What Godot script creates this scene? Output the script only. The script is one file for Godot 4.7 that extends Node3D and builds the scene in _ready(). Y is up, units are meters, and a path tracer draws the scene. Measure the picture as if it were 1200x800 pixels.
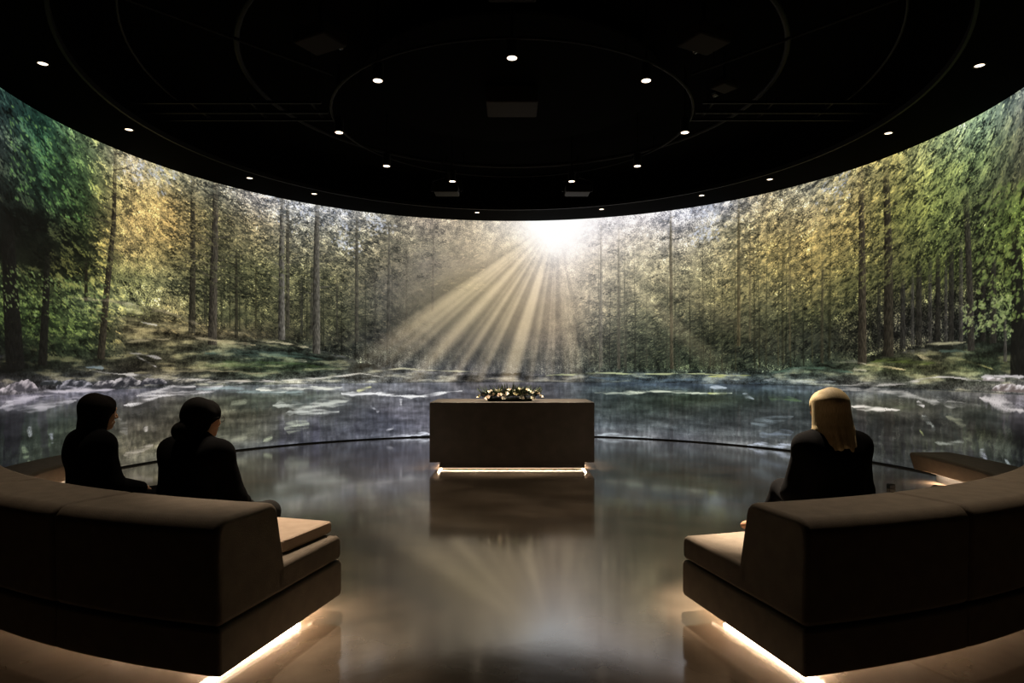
extends Node3D
# A round room with a curved wall screen. World origin: the floor at the room's centre; the screen's middle lies towards -Z.

const SCREEN_R := 5.45
const SCREEN_H := 4.31
const EYE := 1.36
const PW := 3072          # screen picture: 240 degrees wide
const PH := 576           # 4.31 m high
const PPD := 12.8         # picture pixels per degree
const PPM := 133.64       # picture pixels per metre
const WATER := 1.07       # height of the waterline in the picture

var used := {}
var M := {}

# ------------------------------------------------------------------ bookkeeping
func numbered(called: String) -> String:
	var n: int = used.get(called, 0)
	used[called] = n + 1
	return called if n == 0 else "%s_%03d" % [called, n]

func thing(called: String, label: String, category: String, at := Vector3.ZERO, turn := 0.0, group := "") -> Node3D:
	var o := Node3D.new()
	o.name = numbered(called)
	add_child(o)
	o.position = at
	o.rotation.y = turn
	o.set_meta("label", label)
	o.set_meta("category", category)
	if group != "":
		o.set_meta("group", group)
	return o

func part(called: String, mesh: Mesh, mat: Material, parent: Node, at := Vector3.ZERO, label := "") -> MeshInstance3D:
	var o := MeshInstance3D.new()
	o.name = called
	o.mesh = mesh
	o.material_override = mat
	o.position = at
	parent.add_child(o, true)
	if label != "":
		o.set_meta("label", label)
	return o

func structure(called: String, mesh: Mesh, mat: Material, at := Vector3.ZERO) -> MeshInstance3D:
	var o := part(called, mesh, mat, self, at)
	o.set_meta("kind", "structure")
	return o

# ------------------------------------------------------------------ mesh helpers
class Geo:
	var v := PackedVector3Array()
	var n := PackedVector3Array()
	var uv := PackedVector2Array()
	var i := PackedInt32Array()

	func vert(p: Vector3, nn: Vector3, t := Vector2.ZERO) -> int:
		v.append(p); n.append(nn); uv.append(t)
		return v.size() - 1

	func tri(a: int, b: int, c: int) -> void:
		# keep the winding clockwise as seen from the side the normals point to
		var g := (v[b] - v[a]).cross(v[c] - v[a])
		if g.dot(n[a] + n[b] + n[c]) > 0.0:
			i.append(a); i.append(c); i.append(b)
		else:
			i.append(a); i.append(b); i.append(c)

	func quad(a: int, b: int, c: int, d: int) -> void:
		tri(a, b, c); tri(a, c, d)

	func flat(p: Array, out: Vector3) -> void:
		var first := v.size()
		for q in p:
			vert(q, out)
		for k in range(1, p.size() - 1):
			tri(first, first + k, first + k + 1)

	func done() -> ArrayMesh:
		var a := []
		a.resize(Mesh.ARRAY_MAX)
		a[Mesh.ARRAY_VERTEX] = v
		a[Mesh.ARRAY_NORMAL] = n
		a[Mesh.ARRAY_TEX_UV] = uv
		a[Mesh.ARRAY_INDEX] = i
		var m := ArrayMesh.new()
		m.add_surface_from_arrays(Mesh.PRIMITIVE_TRIANGLES, a)
		return m

func polar(r: float, y: float, a: float) -> Vector3:
	return Vector3(r * sin(a), y, r * cos(a))

func rounded_box(g: Geo, size: Vector3, r: float, seg := 3, at := Transform3D()) -> void:
	var h := size * 0.5
	var inner := h - Vector3(r, r, r)
	var axes := [[Vector3.RIGHT, Vector3.UP, Vector3.BACK], [Vector3.LEFT, Vector3.UP, Vector3.BACK], [Vector3.UP, Vector3.RIGHT, Vector3.BACK], [Vector3.DOWN, Vector3.RIGHT, Vector3.BACK], [Vector3.BACK, Vector3.RIGHT, Vector3.UP], [Vector3.FORWARD, Vector3.RIGHT, Vector3.UP]]
	var cuts := []
	for k in seg + 1:
		cuts.append([-1, tan(PI / 4 * (float(k) / seg - 1.0))])
	for k in seg + 1:
		cuts.append([1, tan(PI / 4 * float(k) / seg)])
	for ax in axes:
		var first := g.v.size()
		for cu in cuts:
			for cv in cuts:
				var dir: Vector3 = ax[0] + ax[1] * float(cu[1]) + ax[2] * float(cv[1])
				dir = dir.normalized()
				var c: Vector3 = (ax[0] + ax[1] * float(cu[0]) + ax[2] * float(cv[0])) * inner
				g.vert(at * (c + dir * r), (at.basis * dir).normalized(), Vector2(cu[0], cv[0]))
		var m := cuts.size()
		for p in m - 1:
			for q in m - 1:
				g.quad(first + p * m + q, first + (p + 1) * m + q, first + (p + 1) * m + q + 1, first + p * m + q + 1)

func box_mesh(size: Vector3, r := 0.008, seg := 2) -> ArrayMesh:
	var g := Geo.new()
	rounded_box(g, size, r, seg)
	return g.done()

func tube(g: Geo, pts: Array, r0: float, r1: float, sides := 8, caps := true) -> void:
	var up := Vector3.UP
	var rings := []
	var total := pts.size() - 1
	for k in pts.size():
		var d: Vector3 = (pts[mini(k + 1, total)] - pts[maxi(k - 1, 0)]).normalized()
		if absf(d.dot(up)) > 0.95:
			up = Vector3.RIGHT if absf(d.x) < 0.9 else Vector3.BACK
		var x := d.cross(up).normalized()
		var y := x.cross(d)
		up = y
		var first := g.v.size()
		for s in sides + 1:
			var a := TAU * s / sides
			var o := x * cos(a) + y * sin(a)
			g.vert(pts[k] + o * lerpf(r0, r1, float(k) / total), o)
		rings.append(first)
		if caps and (k == 0 or k == total):
			var out := -d if k == 0 else d
			var ring := []
			for s in sides:
				ring.append(g.v[first + s])
			g.flat(ring, out)
	for k in total:
		for s in sides:
			g.quad(rings[k] + s, rings[k + 1] + s, rings[k + 1] + s + 1, rings[k] + s + 1)

func tube_mesh(pts: Array, r0: float, r1 := -1.0, sides := 8) -> ArrayMesh:
	var g := Geo.new()
	tube(g, pts, r0, r0 if r1 < 0.0 else r1, sides)
	return g.done()

func lathe(g: Geo, prof: Array, sides := 24, at := Transform3D()) -> void:
	# prof: Vector2(radius, y) along the outline
	for k in prof.size() - 1:
		var a: Vector2 = prof[k]
		var b: Vector2 = prof[k + 1]
		var d := (b - a).normalized()
		var first := g.v.size()
		for s in sides + 1:
			var t := TAU * s / sides
			var o := Vector3(sin(t), 0, cos(t))
			var nn := (at.basis * (o * d.y - Vector3.UP * d.x)).normalized()
			g.vert(at * (o * a.x + Vector3.UP * a.y), nn)
			g.vert(at * (o * b.x + Vector3.UP * b.y), nn)
		for s in sides:
			g.quad(first + s * 2, first + s * 2 + 1, first + s * 2 + 3, first + s * 2 + 2)

func lathe_mesh(prof: Array, sides := 24) -> ArrayMesh:
	var g := Geo.new()
	lathe(g, prof, sides)
	return g.done()

func round_profile(corners: Array, radii: Array, seg := 4) -> PackedVector2Array:
	# a polygon with each corner rounded
	var out := PackedVector2Array()
	var m := corners.size()
	for k in m:
		var p: Vector2 = corners[k]
		var a: Vector2 = (corners[(k + m - 1) % m] - p).normalized()
		var b: Vector2 = (corners[(k + 1) % m] - p).normalized()
		var half := acos(clampf(a.dot(b), -1, 1)) * 0.5
		var r: float = radii[k]
		var t := r / tan(half)
		var c := p + (a + b).normalized() * (r / sin(half))
		var p0 := p + a * t
		var p1 := p + b * t
		var a0 := (p0 - c).angle()
		var da := wrapf((p1 - c).angle() - a0, -PI, PI)
		for s in seg + 1:
			out.append(c + Vector2.from_angle(a0 + da * s / seg) * r)
	return out

func arc_sweep(prof: PackedVector2Array, a0: float, a1: float, steps: int, bevel: float) -> ArrayMesh:
	# sweeps a (radius, height) outline round the room's axis, with rounded ends; angles in radians from +Z
	var g := Geo.new()
	var m := prof.size()
	var centre := Vector2.ZERO
	for p in prof:
		centre += p / m
	var nor := PackedVector2Array()
	for k in m:
		var d := prof[(k + 1) % m] - prof[(k + m - 1) % m]
		var nn := Vector2(d.y, -d.x).normalized()
		if nn.dot(prof[k] - centre) < 0.0:
			nn = -nn
		nor.append(nn)
	var stations := []    # [angle, inset, lean of the normal along the sweep]
	var rmid := centre.x
	var sgn := signf(a1 - a0)
	for k in 4:
		var f := PI / 2 * k / 4.0
		stations.append([a0 + sgn * bevel * (1.0 - cos(f)) / rmid, bevel * (1.0 - cos(PI / 2 - f)), -cos(f)])
	for k in steps + 1:
		stations.append([lerpf(a0 + sgn * bevel / rmid, a1 - sgn * bevel / rmid, float(k) / steps), 0.0, 0.0])
	for k in range(3, -1, -1):
		var f := PI / 2 * k / 4.0
		stations.append([a1 - sgn * bevel * (1.0 - cos(f)) / rmid, bevel * (1.0 - cos(PI / 2 - f)), cos(f)])
	for st in stations:
		var a: float = st[0]
		var along := Vector3(cos(a), 0, -sin(a)) * sgn
		for k in m + 1:
			var q: Vector2 = prof[k % m] - nor[k % m] * float(st[1])
			var o := Vector3(sin(a) * nor[k % m].x, nor[k % m].y, cos(a) * nor[k % m].x)
			var lean: float = st[2]
			g.vert(polar(q.x, q.y, a), (o * sqrt(1.0 - lean * lean) + along * lean).normalized(), Vector2(a * rmid, float(k) / m))
	for s in stations.size() - 1:
		for k in m:
			g.quad(s * (m + 1) + k, (s + 1) * (m + 1) + k, (s + 1) * (m + 1) + k + 1, s * (m + 1) + k + 1)
	for e in [0, stations.size() - 1]:
		var a: float = stations[e][0]
		var along := Vector3(cos(a), 0, -sin(a)) * sgn * (-1.0 if e == 0 else 1.0)
		var first := g.v.size()
		var flat := PackedVector2Array()
		for k in m:
			g.vert(g.v[e * (m + 1) + k], along)
			flat.append(prof[k] - nor[k] * bevel)
		var t := Geometry2D.triangulate_polygon(flat)
		for k in range(0, t.size(), 3):
			g.tri(first + t[k], first + t[k + 1], first + t[k + 2])
	return g.done()

func arc_band(r0: float, r1: float, y0: float, y1: float, a0: float, a1: float, steps: int) -> ArrayMesh:
	# a plain curved slab: radius r0..r1, height y0..y1, angle a0..a1 from +Z
	var g := Geo.new()
	var corner := [Vector2(r0, y0), Vector2(r1, y0), Vector2(r1, y1), Vector2(r0, y1)]
	var outs := [Vector2(0, -1), Vector2(1, 0), Vector2(0, 1), Vector2(-1, 0)]
	for k in 4:
		var p: Vector2 = corner[k]
		var q: Vector2 = corner[(k + 1) % 4]
		var o: Vector2 = outs[k]
		var first := g.v.size()
		for s in steps + 1:
			var a := lerpf(a0, a1, float(s) / steps)
			var nn := polar(o.x, o.y, a)
			g.vert(polar(p.x, p.y, a), nn, Vector2(a, 0))
			g.vert(polar(q.x, q.y, a), nn, Vector2(a, 1))
		for s in steps:
			g.quad(first + s * 2, first + s * 2 + 2, first + s * 2 + 3, first + s * 2 + 1)
	if absf(a1 - a0) < TAU - 0.001:
		for e in [a0, a1]:
			var along := Vector3(cos(e), 0, -sin(e)) * (-1.0 if (e == a0) == (a1 > a0) else 1.0)
			g.flat([polar(r0, y0, e), polar(r1, y0, e), polar(r1, y1, e), polar(r0, y1, e)], along)
	return g.done()

func ring_tube(r: float, y: float, a0: float, a1: float, thick: float, steps := 48) -> ArrayMesh:
	var pts := []
	for s in steps + 1:
		pts.append(polar(r, y, lerpf(a0, a1, float(s) / steps)))
	return tube_mesh(pts, thick, thick, 8)

# ------------------------------------------------------------------ materials
func noise_texture(freq: float, seed_: int, low: Color, high: Color, octaves := 4, size := 512, normal := false, strength := 4.0) -> NoiseTexture2D:
	var n := FastNoiseLite.new()
	n.seed = seed_
	n.frequency = freq
	n.fractal_octaves = octaves
	var t := NoiseTexture2D.new()
	t.width = size
	t.height = size
	t.seamless = true
	t.noise = n
	if normal:
		t.as_normal_map = true
		t.bump_strength = strength
	else:
		var ramp := Gradient.new()
		ramp.set_color(0, low)
		ramp.set_color(1, high)
		t.color_ramp = ramp
	return t

func plain(c: Color, rough: float, metal := 0.0) -> StandardMaterial3D:
	var m := StandardMaterial3D.new()
	m.albedo_color = c
	m.roughness = rough
	m.metallic = metal
	return m

func glow(c: Color, energy: float) -> StandardMaterial3D:
	var m := plain(Color(0.8, 0.8, 0.8), 0.5)
	m.emission_enabled = true
	m.emission = c
	m.emission_energy_multiplier = energy
	return m

func fabric(low: Color, high: Color, seed_: int) -> StandardMaterial3D:
	var m := plain(Color.WHITE, 0.78)
	m.albedo_texture = noise_texture(0.02, seed_, low, high, 5, 256)
	m.uv1_triplanar = true
	m.uv1_world_triplanar = true
	m.uv1_scale = Vector3(1.6, 1.6, 1.6)
	m.normal_enabled = true
	m.normal_texture = noise_texture(0.35, seed_ + 1, Color.BLACK, Color.WHITE, 2, 256, true, 2.0)
	m.normal_scale = 0.25
	m.metallic_specular = 0.35
	return m

func make_materials() -> void:
	M.bench = fabric(Color("675d51"), Color("796d5f"), 11)
	M.cushion = fabric(Color("b09a86"), Color("c0aa95"), 21)
	M.black = plain(Color("0d0d0d"), 0.6)
	M.black_wall = plain(Color("0a0a0a"), 1.0)
	M.black_wall.metallic_specular = 0.08
	M.rig = plain(Color("0e0d0c"), 0.6)
	M.rig.metallic_specular = 0.25
	M.rig_box = plain(Color("211b17"), 0.7)
	M.rig_box.metallic_specular = 0.2
	M.lens = plain(Color("0a0c12"), 0.05)
	M.strip = glow(Color(1.0, 0.86, 0.70), STRIP_GLOW)
	M.bulb = glow(Color(1.0, 0.90, 0.78), 4.0)
	var stone := plain(Color.WHITE, 0.42)
	stone.albedo_texture = noise_texture(0.012, 41, Color("403a33"), Color("4f473f"), 5, 512)
	stone.uv1_triplanar = true
	stone.uv1_world_triplanar = true
	stone.uv1_scale = Vector3(0.7, 0.7, 0.7)
	M.stone = stone
	var f := plain(Color.WHITE, 1.0)
	f.albedo_texture = noise_texture(0.006, 51, Color("4e4439"), Color("837566"), 6, 1024)
	f.roughness_texture = noise_texture(0.008, 52, Color(FLOOR_ROUGH.x, FLOOR_ROUGH.x, FLOOR_ROUGH.x), Color(FLOOR_ROUGH.y, FLOOR_ROUGH.y, FLOOR_ROUGH.y), 4, 512)
	f.metallic_specular = FLOOR_SPEC
	f.uv1_triplanar = true
	f.uv1_world_triplanar = true
	f.uv1_scale = Vector3(0.23, 0.23, 0.23)
	f.normal_enabled = true
	f.normal_texture = noise_texture(0.02, 53, Color.BLACK, Color.WHITE, 3, 1024, true, 1.2)
	f.normal_scale = 0.03
	f.clearcoat_enabled = true
	f.clearcoat = 0.7
	f.clearcoat_roughness = 0.10
	M.floor = f
	M.skin = plain(Color("c79878"), 0.55)
	M.dark_cloth = plain(Color("0b0b0c"), 1.0)
	M.dark_cloth.metallic_specular = 0.15
	M.brown_cloth = plain(Color("17140f"), 0.9)
	M.dark_hair = plain(Color("120e0b"), 0.9)
	M.black_hair = plain(Color("0c0a09"), 0.9)
	M.black_hair.metallic_specular = 0.2
	M.dark_hair.metallic_specular = 0.2
	M.blonde = plain(Color.WHITE, 0.65)
	M.blonde.albedo_texture = noise_texture(0.05, 61, Color("a89266"), Color("e6d4ae"), 3, 256)
	M.blonde.uv1_triplanar = true
	M.blonde.uv1_scale = Vector3(14, 1.4, 14)
	M.shoe_tan = plain(Color("c9a184"), 0.5)
	M.shoe_black = plain(Color("0c0c0c"), 0.4)
	M.eye = plain(Color("20160f"), 0.2)
	M.leaf = plain(Color("2c3a22"), 0.55)
	M.leaf_light = plain(Color("52603a"), 0.55)
	M.petal = plain(Color("efe9da"), 0.6)
	M.petal_peach = plain(Color("e6d6c4"), 0.6)
	M.petal_yellow = plain(Color("e8e0bc"), 0.6)
	M.moss = plain(Color("1e2418"), 0.9)

# ------------------------------------------------------------------ the film still on the screen
# Painted flat in the screen's own layout: degrees along the wall (0 = middle, minus = left) and metres up it.
var pic := PackedFloat32Array()
var dice := RandomNumberGenerator.new()
var tone := PackedByteArray()

# broad colours of the still: [degrees, from the top of the screen down to its foot]
const TONE_Y := [4.2, 3.8, 3.4, 3.0, 2.6, 2.2, 1.9, 1.6, 1.35, 1.13, 1.0, 0.8, 0.6, 0.4, 0.2, 0.02]
const TONES := [
	[-98.9, "283e3c 3c4844 262e2a 1c201d 20231c 343f28 2c3a22 161a16 1a1c1a 6a6468 8a868c 38383c 303036 303236 34383a 3a4040"],
	[-91.3, "264638 2a4432 223428 1c211b 22251a 363f26 2e3c22 20281c 22261f 6a666a 94909a 6a6e70 565c58 505650 5a6058 606860"],
	[-83.8, "5a6e4c 465c3a 34452a 2a3220 383c24 4a563a 3c4a2c 2e3826 3a3c34 55555a 8a888e 5c5e5c 50544c 50524a 54564a 60605a"],
	[-76.2, "c8b890 c8b070 c4a868 b09a60 8a8a58 7c8058 645c42 464636 4c483c 5a5a5c 8c8a90 66645e 55534a 585244 706654 80786c"],
	[-68.4, "a8a078 b89c60 b89a5c 9a8c58 747450 8c8258 6e6448 54523e 58523f 606060 8a8884 6a685a 565446 5a5646 74705c 8a8878"],
	[-60.5, "94907a 8c845c 847c54 6c6a48 5c5c40 5a5c40 6c6248 4e5446 525440 626460 7c8280 6e6c54 5c5a44 74745c 8c8c7c 8c8c84"],
	[-52.4, "c0b8b0 a89a78 8c8460 70704c 5c5c40 4f5039 4d4939 3f4b43 424d38 5a6258 8a9490 70705c 6a6c54 7c7c6c 8c8c7c 848890"],
	[-44.0, "c4c4c0 a09c88 88846a 707050 5c5c44 4d4d39 3f3f32 39443c 414f3b 8a8a84 a0a4a0 9a9c90 8c8e84 848890 6c6e80 70748a"],
	[-35.5, "b0b0b0 96937f 807c64 6c6a50 5e5e4a 494b39 3e3f35 3b3e37 424942 6a7070 b0b4b4 9ca098 84888c 767a88 6c7082 74788a"],
	[-26.8, "8c887a 827c68 746f5c 68645a 605e54 525249 434443 3f4341 4a4e4f 7c8080 b4b8bc 888c94 767a86 6c7080 6a7082 8890a0"],
	[-18.0, "9c9080 8c8470 80786a 7c7462 7c7460 746e5e 6a665c 60605a 5c6062 74787a 8a8e94 7c8088 70747e 6a7080 707688 a0a6b4"],
	[-9.0, "b0a084 a49478 9c8c70 a0906c 988a6c 887e68 766f62 66645e 646466 72706e 7c7c7c 747478 6c6e74 686c74 6a707c 8890a0"],
	[0.0, "e0d4c0 d0bc98 c4ac84 bca47c ac9874 98886c 847a68 747064 6a6a66 66666a 7c7874 747472 6a6a6c 666a70 68707a 808894"],
	[9.0, "ffffff f8f0e8 e0d0c0 c8b49c b49e80 a08e74 8c8070 78746a 6e6e6a 686a6c 6c7074 66686a 5c6266 586062 5c686c 707c84"],
	[18.0, "dcd6d8 d0c4bc bcae98 a89c84 948a74 706c5c 555549 484b41 464d45 5a6468 58686a 4c5c5a 485650 4a5856 5c6c70 98a4a8"],
	[26.8, "e0d8d8 ccc0ac b4aa8c 9c9474 848064 63654f 494e3f 3e4437 3d4638 506068 506064 4c5c50 4c5c50 525e5c 647074 98a0a8"],
	[35.5, "c8c8d4 b8b0a4 aaa082 948e6c 7e7a5c 5c5d49 434839 394134 3f4938 5a6870 546468 48583f 48544a 4c5656 58646a 8890a0"],
	[44.0, "a0a0a4 a09878 a09670 928860 7a744e 54543e 434634 3c4134 424d3b 586670 54646a 50604a 4c5854 545e62 68747c 98a2b0"],
	[52.4, "a89c7c a8986c a4925c 9a8c58 7c7650 50523c 3c3f30 373c31 444d3f 606e70 5c7074 586660 545e60 5c686e 6a7680 8c98a4"],
	[60.5, "8c8a78 a0926a a08e58 948450 7a7248 4d4f35 393c30 34392f 414f3f 6a7270 647476 545e58 505858 545c60 5c666c 70787e"],
	[68.4, "968c62 988a58 90824e 7a7244 60603a 42442f 34352a 34372c 4d5441 74746c 6c7270 7a7868 545650 505456 54585a 50545a"],
	[76.2, "8a8652 7a7846 6c6e3c 60603a 4c4e30 3a3a2e 383832 404034 545a3a 66685e 74766c 84806c 4c4c40 48483f 4c4e4a 50545a"],
	[83.8, "768560 707c4a 606c3c 525c34 48502c 36382a 343430 34362e 5e5e40 5a5c52 5c5e58 5a5a50 54564a 70745c 646870 5a5e6c"],
	[91.3, "748c74 5a6c4a 485238 424a30 3c4428 34362a 303430 343c30 4e5c40 7c7a70 6c6a60 505048 50503c 62665c 666a74 5c6070"],
	[98.9, "606a68 54584a 3a3c30 5c7030 505c2c 3c4a26 3a4a28 202420 1c201c 9a9490 908a8a 6a6468 2e2e2e 2c2e32 303438 3a4048"],
]

func tone_image() -> PackedByteArray:
	var small := Image.create_empty(240, 108, false, Image.FORMAT_RGB8)
	var table := []
	for row in TONES:
		var cols := []
		for h in row[1].split(" "):
			cols.append(Color(h))
		table.append(cols)
	for x in 240:
		var deg := -119.5 + x
		var k := 0
		while k < TONES.size() - 2 and deg > TONES[k + 1][0]:
			k += 1
		var f := clampf((deg - TONES[k][0]) / (TONES[k + 1][0] - TONES[k][0]), 0.0, 1.0)
		for y in 108:
			var m := SCREEN_H - (y + 0.5) * SCREEN_H / 108.0
			var r := 0
			while r < TONE_Y.size() - 2 and m < TONE_Y[r + 1]:
				r += 1
			var g := clampf((m - TONE_Y[r]) / (TONE_Y[r + 1] - TONE_Y[r]), 0.0, 1.0)
			var a: Color = table[k][r].lerp(table[k + 1][r], f)
			var b: Color = table[k][r + 1].lerp(table[k + 1][r + 1], f)
			small.set_pixel(x, y, a.lerp(b, g))
	small.resize(PW, PH, Image.INTERPOLATE_BILINEAR)
	return small.get_data()

func noise_bytes(freq: float, seed_: int, octaves: int, sx := 1, sy := 1, kind := FastNoiseLite.TYPE_SIMPLEX_SMOOTH) -> PackedByteArray:
	var n := FastNoiseLite.new()
	n.seed = seed_
	n.noise_type = kind
	n.frequency = freq
	n.fractal_octaves = octaves
	n.fractal_type = FastNoiseLite.FRACTAL_FBM if octaves > 1 else FastNoiseLite.FRACTAL_NONE
	var im := n.get_image(PW / sx, PH / sy, false, false, true)
	if sx > 1 or sy > 1:
		im.resize(PW, PH, Image.INTERPOLATE_CUBIC)
	im.convert(Image.FORMAT_L8)
	return im.get_data()

func along(points: Array, deg: float) -> float:
	var k := 0
	while k < points.size() - 2 and deg > points[k + 1].x:
		k += 1
	var a: Vector2 = points[k]
	var b: Vector2 = points[k + 1]
	return lerpf(a.y, b.y, clampf((deg - a.x) / (b.x - a.x), 0.0, 1.0))

func at_px(p: Vector2) -> Vector2:
	return Vector2((p.x + 120.0) * PPD, (SCREEN_H - p.y) * PPM)

func dab(x: int, y: int, c: Color, a: float) -> void:
	if x < 0 or y < 0 or x >= PW or y >= PH:
		return
	var k := (y * PW + x) * 3
	pic[k] += (c.r - pic[k]) * a
	pic[k + 1] += (c.g - pic[k + 1]) * a
	pic[k + 2] += (c.b - pic[k + 2]) * a

func fleck(x: float, y: float, rx: float, ry: float, turn: float, c: Color, a: float) -> void:
	# a leaf-shaped dab
	var reach := int(ceil(maxf(rx, ry)))
	var cs := cos(turn)
	var sn := sin(turn)
	var x0 := int(x)
	var y0 := int(y)
	for dy in range(-reach, reach + 1):
		for dx in range(-reach, reach + 1):
			var u := (dx * cs + dy * sn) / rx
			var v := (dy * cs - dx * sn) / ry
			var d := u * u + v * v
			if d < 1.0:
				dab(x0 + dx, y0 + dy, c, a * minf(1.0, (1.0 - d) * 2.2))

func stroke(points: Array, w0: float, w1: float, c: Color, a: float, broken := 0.0, lit := 0.0, seed_ := 1) -> void:
	# a tapering line through points given in degrees and metres; widths in picture pixels; broken tears it into level streaks, lit brightens its right side
	var n := FastNoiseLite.new()
	n.seed = seed_
	n.frequency = 0.05
	n.fractal_octaves = 2
	for k in points.size() - 1:
		var p := at_px(points[k])
		var q := at_px(points[k + 1])
		var steps := int(maxf(2.0, p.distance_to(q)))
		var side := (q - p).normalized().orthogonal()
		for s in steps:
			var t := float(s) / steps
			var whole := (k + t) / (points.size() - 1)
			var o := p.lerp(q, t)
			var w := lerpf(w0, w1, whole)
			if broken > 0.0:
				w *= 0.72 + 0.7 * n.get_noise_1d(o.x * 0.35 + o.y)
				w *= smoothstep(0.0, 0.12, whole) * smoothstep(1.0, 0.88, whole) * 0.7 + 0.3
				o += side * n.get_noise_1d(o.x * 0.12 + 500.0) * w0 * 0.4
			var half := maxf(w * 0.5, 0.6)
			var reach := int(ceil(half))
			for j in range(-reach, reach + 1):
				var cover := clampf(half + 0.5 - absf(j), 0.0, 1.0)
				if cover <= 0.0:
					continue
				var at := o + side * j
				var cc := c
				if broken > 0.0:
					var e := j / (half + 0.5)
					cover *= 1.0 - e * e * 0.8
					cover *= clampf(0.85 + (n.get_noise_2d(at.x * 0.22, at.y * 2.0 + 70.0) - broken * 0.5) * 1.5, 0.15, 1.0)
				elif lit > 0.0:
					var e := float(j) / maxf(half, 0.5) * signf(side.x)
					var bark := n.get_noise_2d(at.x * 6.0, at.y * 1.2)
					cc = c * (0.76 + lit * e * 0.4 + bark * 0.4)
				dab(int(at.x), int(at.y), cc, a * cover * (1.0 if lit <= 0.0 else 1.0 - 0.75 * smoothstep(0.72, 1.0, whole)))

func twigs(base: Vector2, top: Vector2, count: int, reach: float, c: Color, a: float) -> void:
	for k in count:
		var t := dice.randf_range(0.35, 0.98)
		var o := base.lerp(top, t)
		var s := -1.0 if dice.randf() < 0.5 else 1.0
		var far := reach * (1.15 - t) * dice.randf_range(0.5, 1.3)
		var rise := dice.randf_range(0.02, 0.4) * far * 0.095
		var mid := o + Vector2(s * far * 0.5, rise * 0.35)
		stroke([o, mid, o + Vector2(s * far, rise * 1.2)], 3.0, 1.0, c, a, 0.0, 0.0, k)
		var tip := at_px(o + Vector2(s * far, rise * 1.2))
		for j in 9:
			var e := tip + Vector2(dice.randfn(0.0, 7.0), dice.randfn(0.0, 4.0))
			fleck(e.x, e.y, dice.randf_range(2.0, 4.0), 1.6, dice.randf_range(-0.8, 0.8), tinted(e.x, e.y, dice.randf_range(0.5, 1.5)), a * 0.7)

func branches(base: Vector2, top: Vector2, count: int, reach: float, bark: Color, lo: float, hi: float, a: float) -> void:
	# boughs leaving the stem on both sides, each with clumps of leaves along its outer part
	for k in count:
		var t := lerpf(0.38, 0.97, (k + dice.randf()) / count)
		var o := base.lerp(top, t)
		var s := -1.0 if k % 2 == 0 else 1.0
		var far := reach * (1.25 - 0.8 * t) * dice.randf_range(0.6, 1.2)
		var rise := far * 0.095 * dice.randf_range(-0.05, 0.55)
		var mid := o + Vector2(s * far * 0.5, rise * 0.4)
		var end := o + Vector2(s * far, rise)
		stroke([o, mid, end], 2.8, 1.0, bark, a, 0.0, 0.0, k)
		for j in 7:
			var u := dice.randf_range(0.3, 1.08)
			var at := at_px(o.lerp(mid, u * 2.0) if u < 0.5 else mid.lerp(end, u * 2.0 - 1.0))
			var f := lerpf(lo, hi, pow(dice.randf(), 1.8))
			for m in 7:
				var e := at + Vector2(dice.randfn(0.0, 8.0), dice.randfn(1.5, 3.6))
				fleck(e.x, e.y, dice.randf_range(2.0, 4.2), dice.randf_range(1.0, 2.0), s * 0.35 + dice.randf_range(-0.5, 0.5), tinted(e.x, e.y, f * dice.randf_range(0.8, 1.25)), a * 0.8)

func leaves(d0: float, d1: float, y0: float, y1: float, count: int, dark: Color, light: Color, size: float, a: float, mask: PackedByteArray, gate: float, turn := 0.5) -> void:
	for k in count:
		var deg := dice.randf_range(d0, d1)
		var p := at_px(Vector2(deg, dice.randf_range(y0, y1)))
		var xi := clampi(int(p.x), 0, PW - 1)
		var yi := clampi(int(p.y), 0, PH - 1)
		var m := mask[yi * PW + xi] / 255.0
		if m < gate:
			continue
		var c := dark.lerp(light, clampf(dice.randf() * 0.7 + (m - gate) * 1.2, 0.0, 1.0))
		var s := size * dice.randf_range(0.6, 1.3)
		fleck(p.x, p.y, s, s * 0.5, turn + dice.randf_range(-0.6, 0.6), c, a * dice.randf_range(0.6, 1.0))

func tinted(x: float, y: float, f: float) -> Color:
	# the broad colour at a spot, lighter (warmer) or darker (cooler)
	var k := (clampi(int(y), 0, PH - 1) * PW + clampi(int(x), 0, PW - 1)) * 3
	var w := clampf((f - 1.0) * 0.10, -0.06, 0.10)
	return Color(tone[k] / 255.0 * f * (1.0 + w), tone[k + 1] / 255.0 * f, tone[k + 2] / 255.0 * f * (1.0 - 1.6 * w))

func conifer(base: Vector2, top: float, half: float, lo: float, hi: float, a: float, count: int) -> void:
	# drooping sprays on both sides of a stem, wider lower down
	for k in count:
		var t := sqrt(dice.randf())
		var y := lerpf(top, base.y, t)
		var s := dice.randf_range(-1.0, 1.0)
		var w := half * (0.10 + 0.90 * t) * (0.75 + 0.25 * sin(y * 17.0 + base.x))
		var p := at_px(Vector2(base.x + s * w, y - absf(s) * w * 0.03))
		var tier := 0.5 + 0.5 * sin(y * 24.0 + absf(s) * 2.5 + base.x)
		var c := tinted(p.x, p.y, lerpf(lo, hi, clampf(tier * 0.65 + dice.randf() * 0.45, 0.0, 1.0)))
		fleck(p.x, p.y, dice.randf_range(2.5, 6.0), dice.randf_range(1.0, 2.0), signf(s) * 0.5 + dice.randf_range(-0.3, 0.3), c, a)

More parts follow.
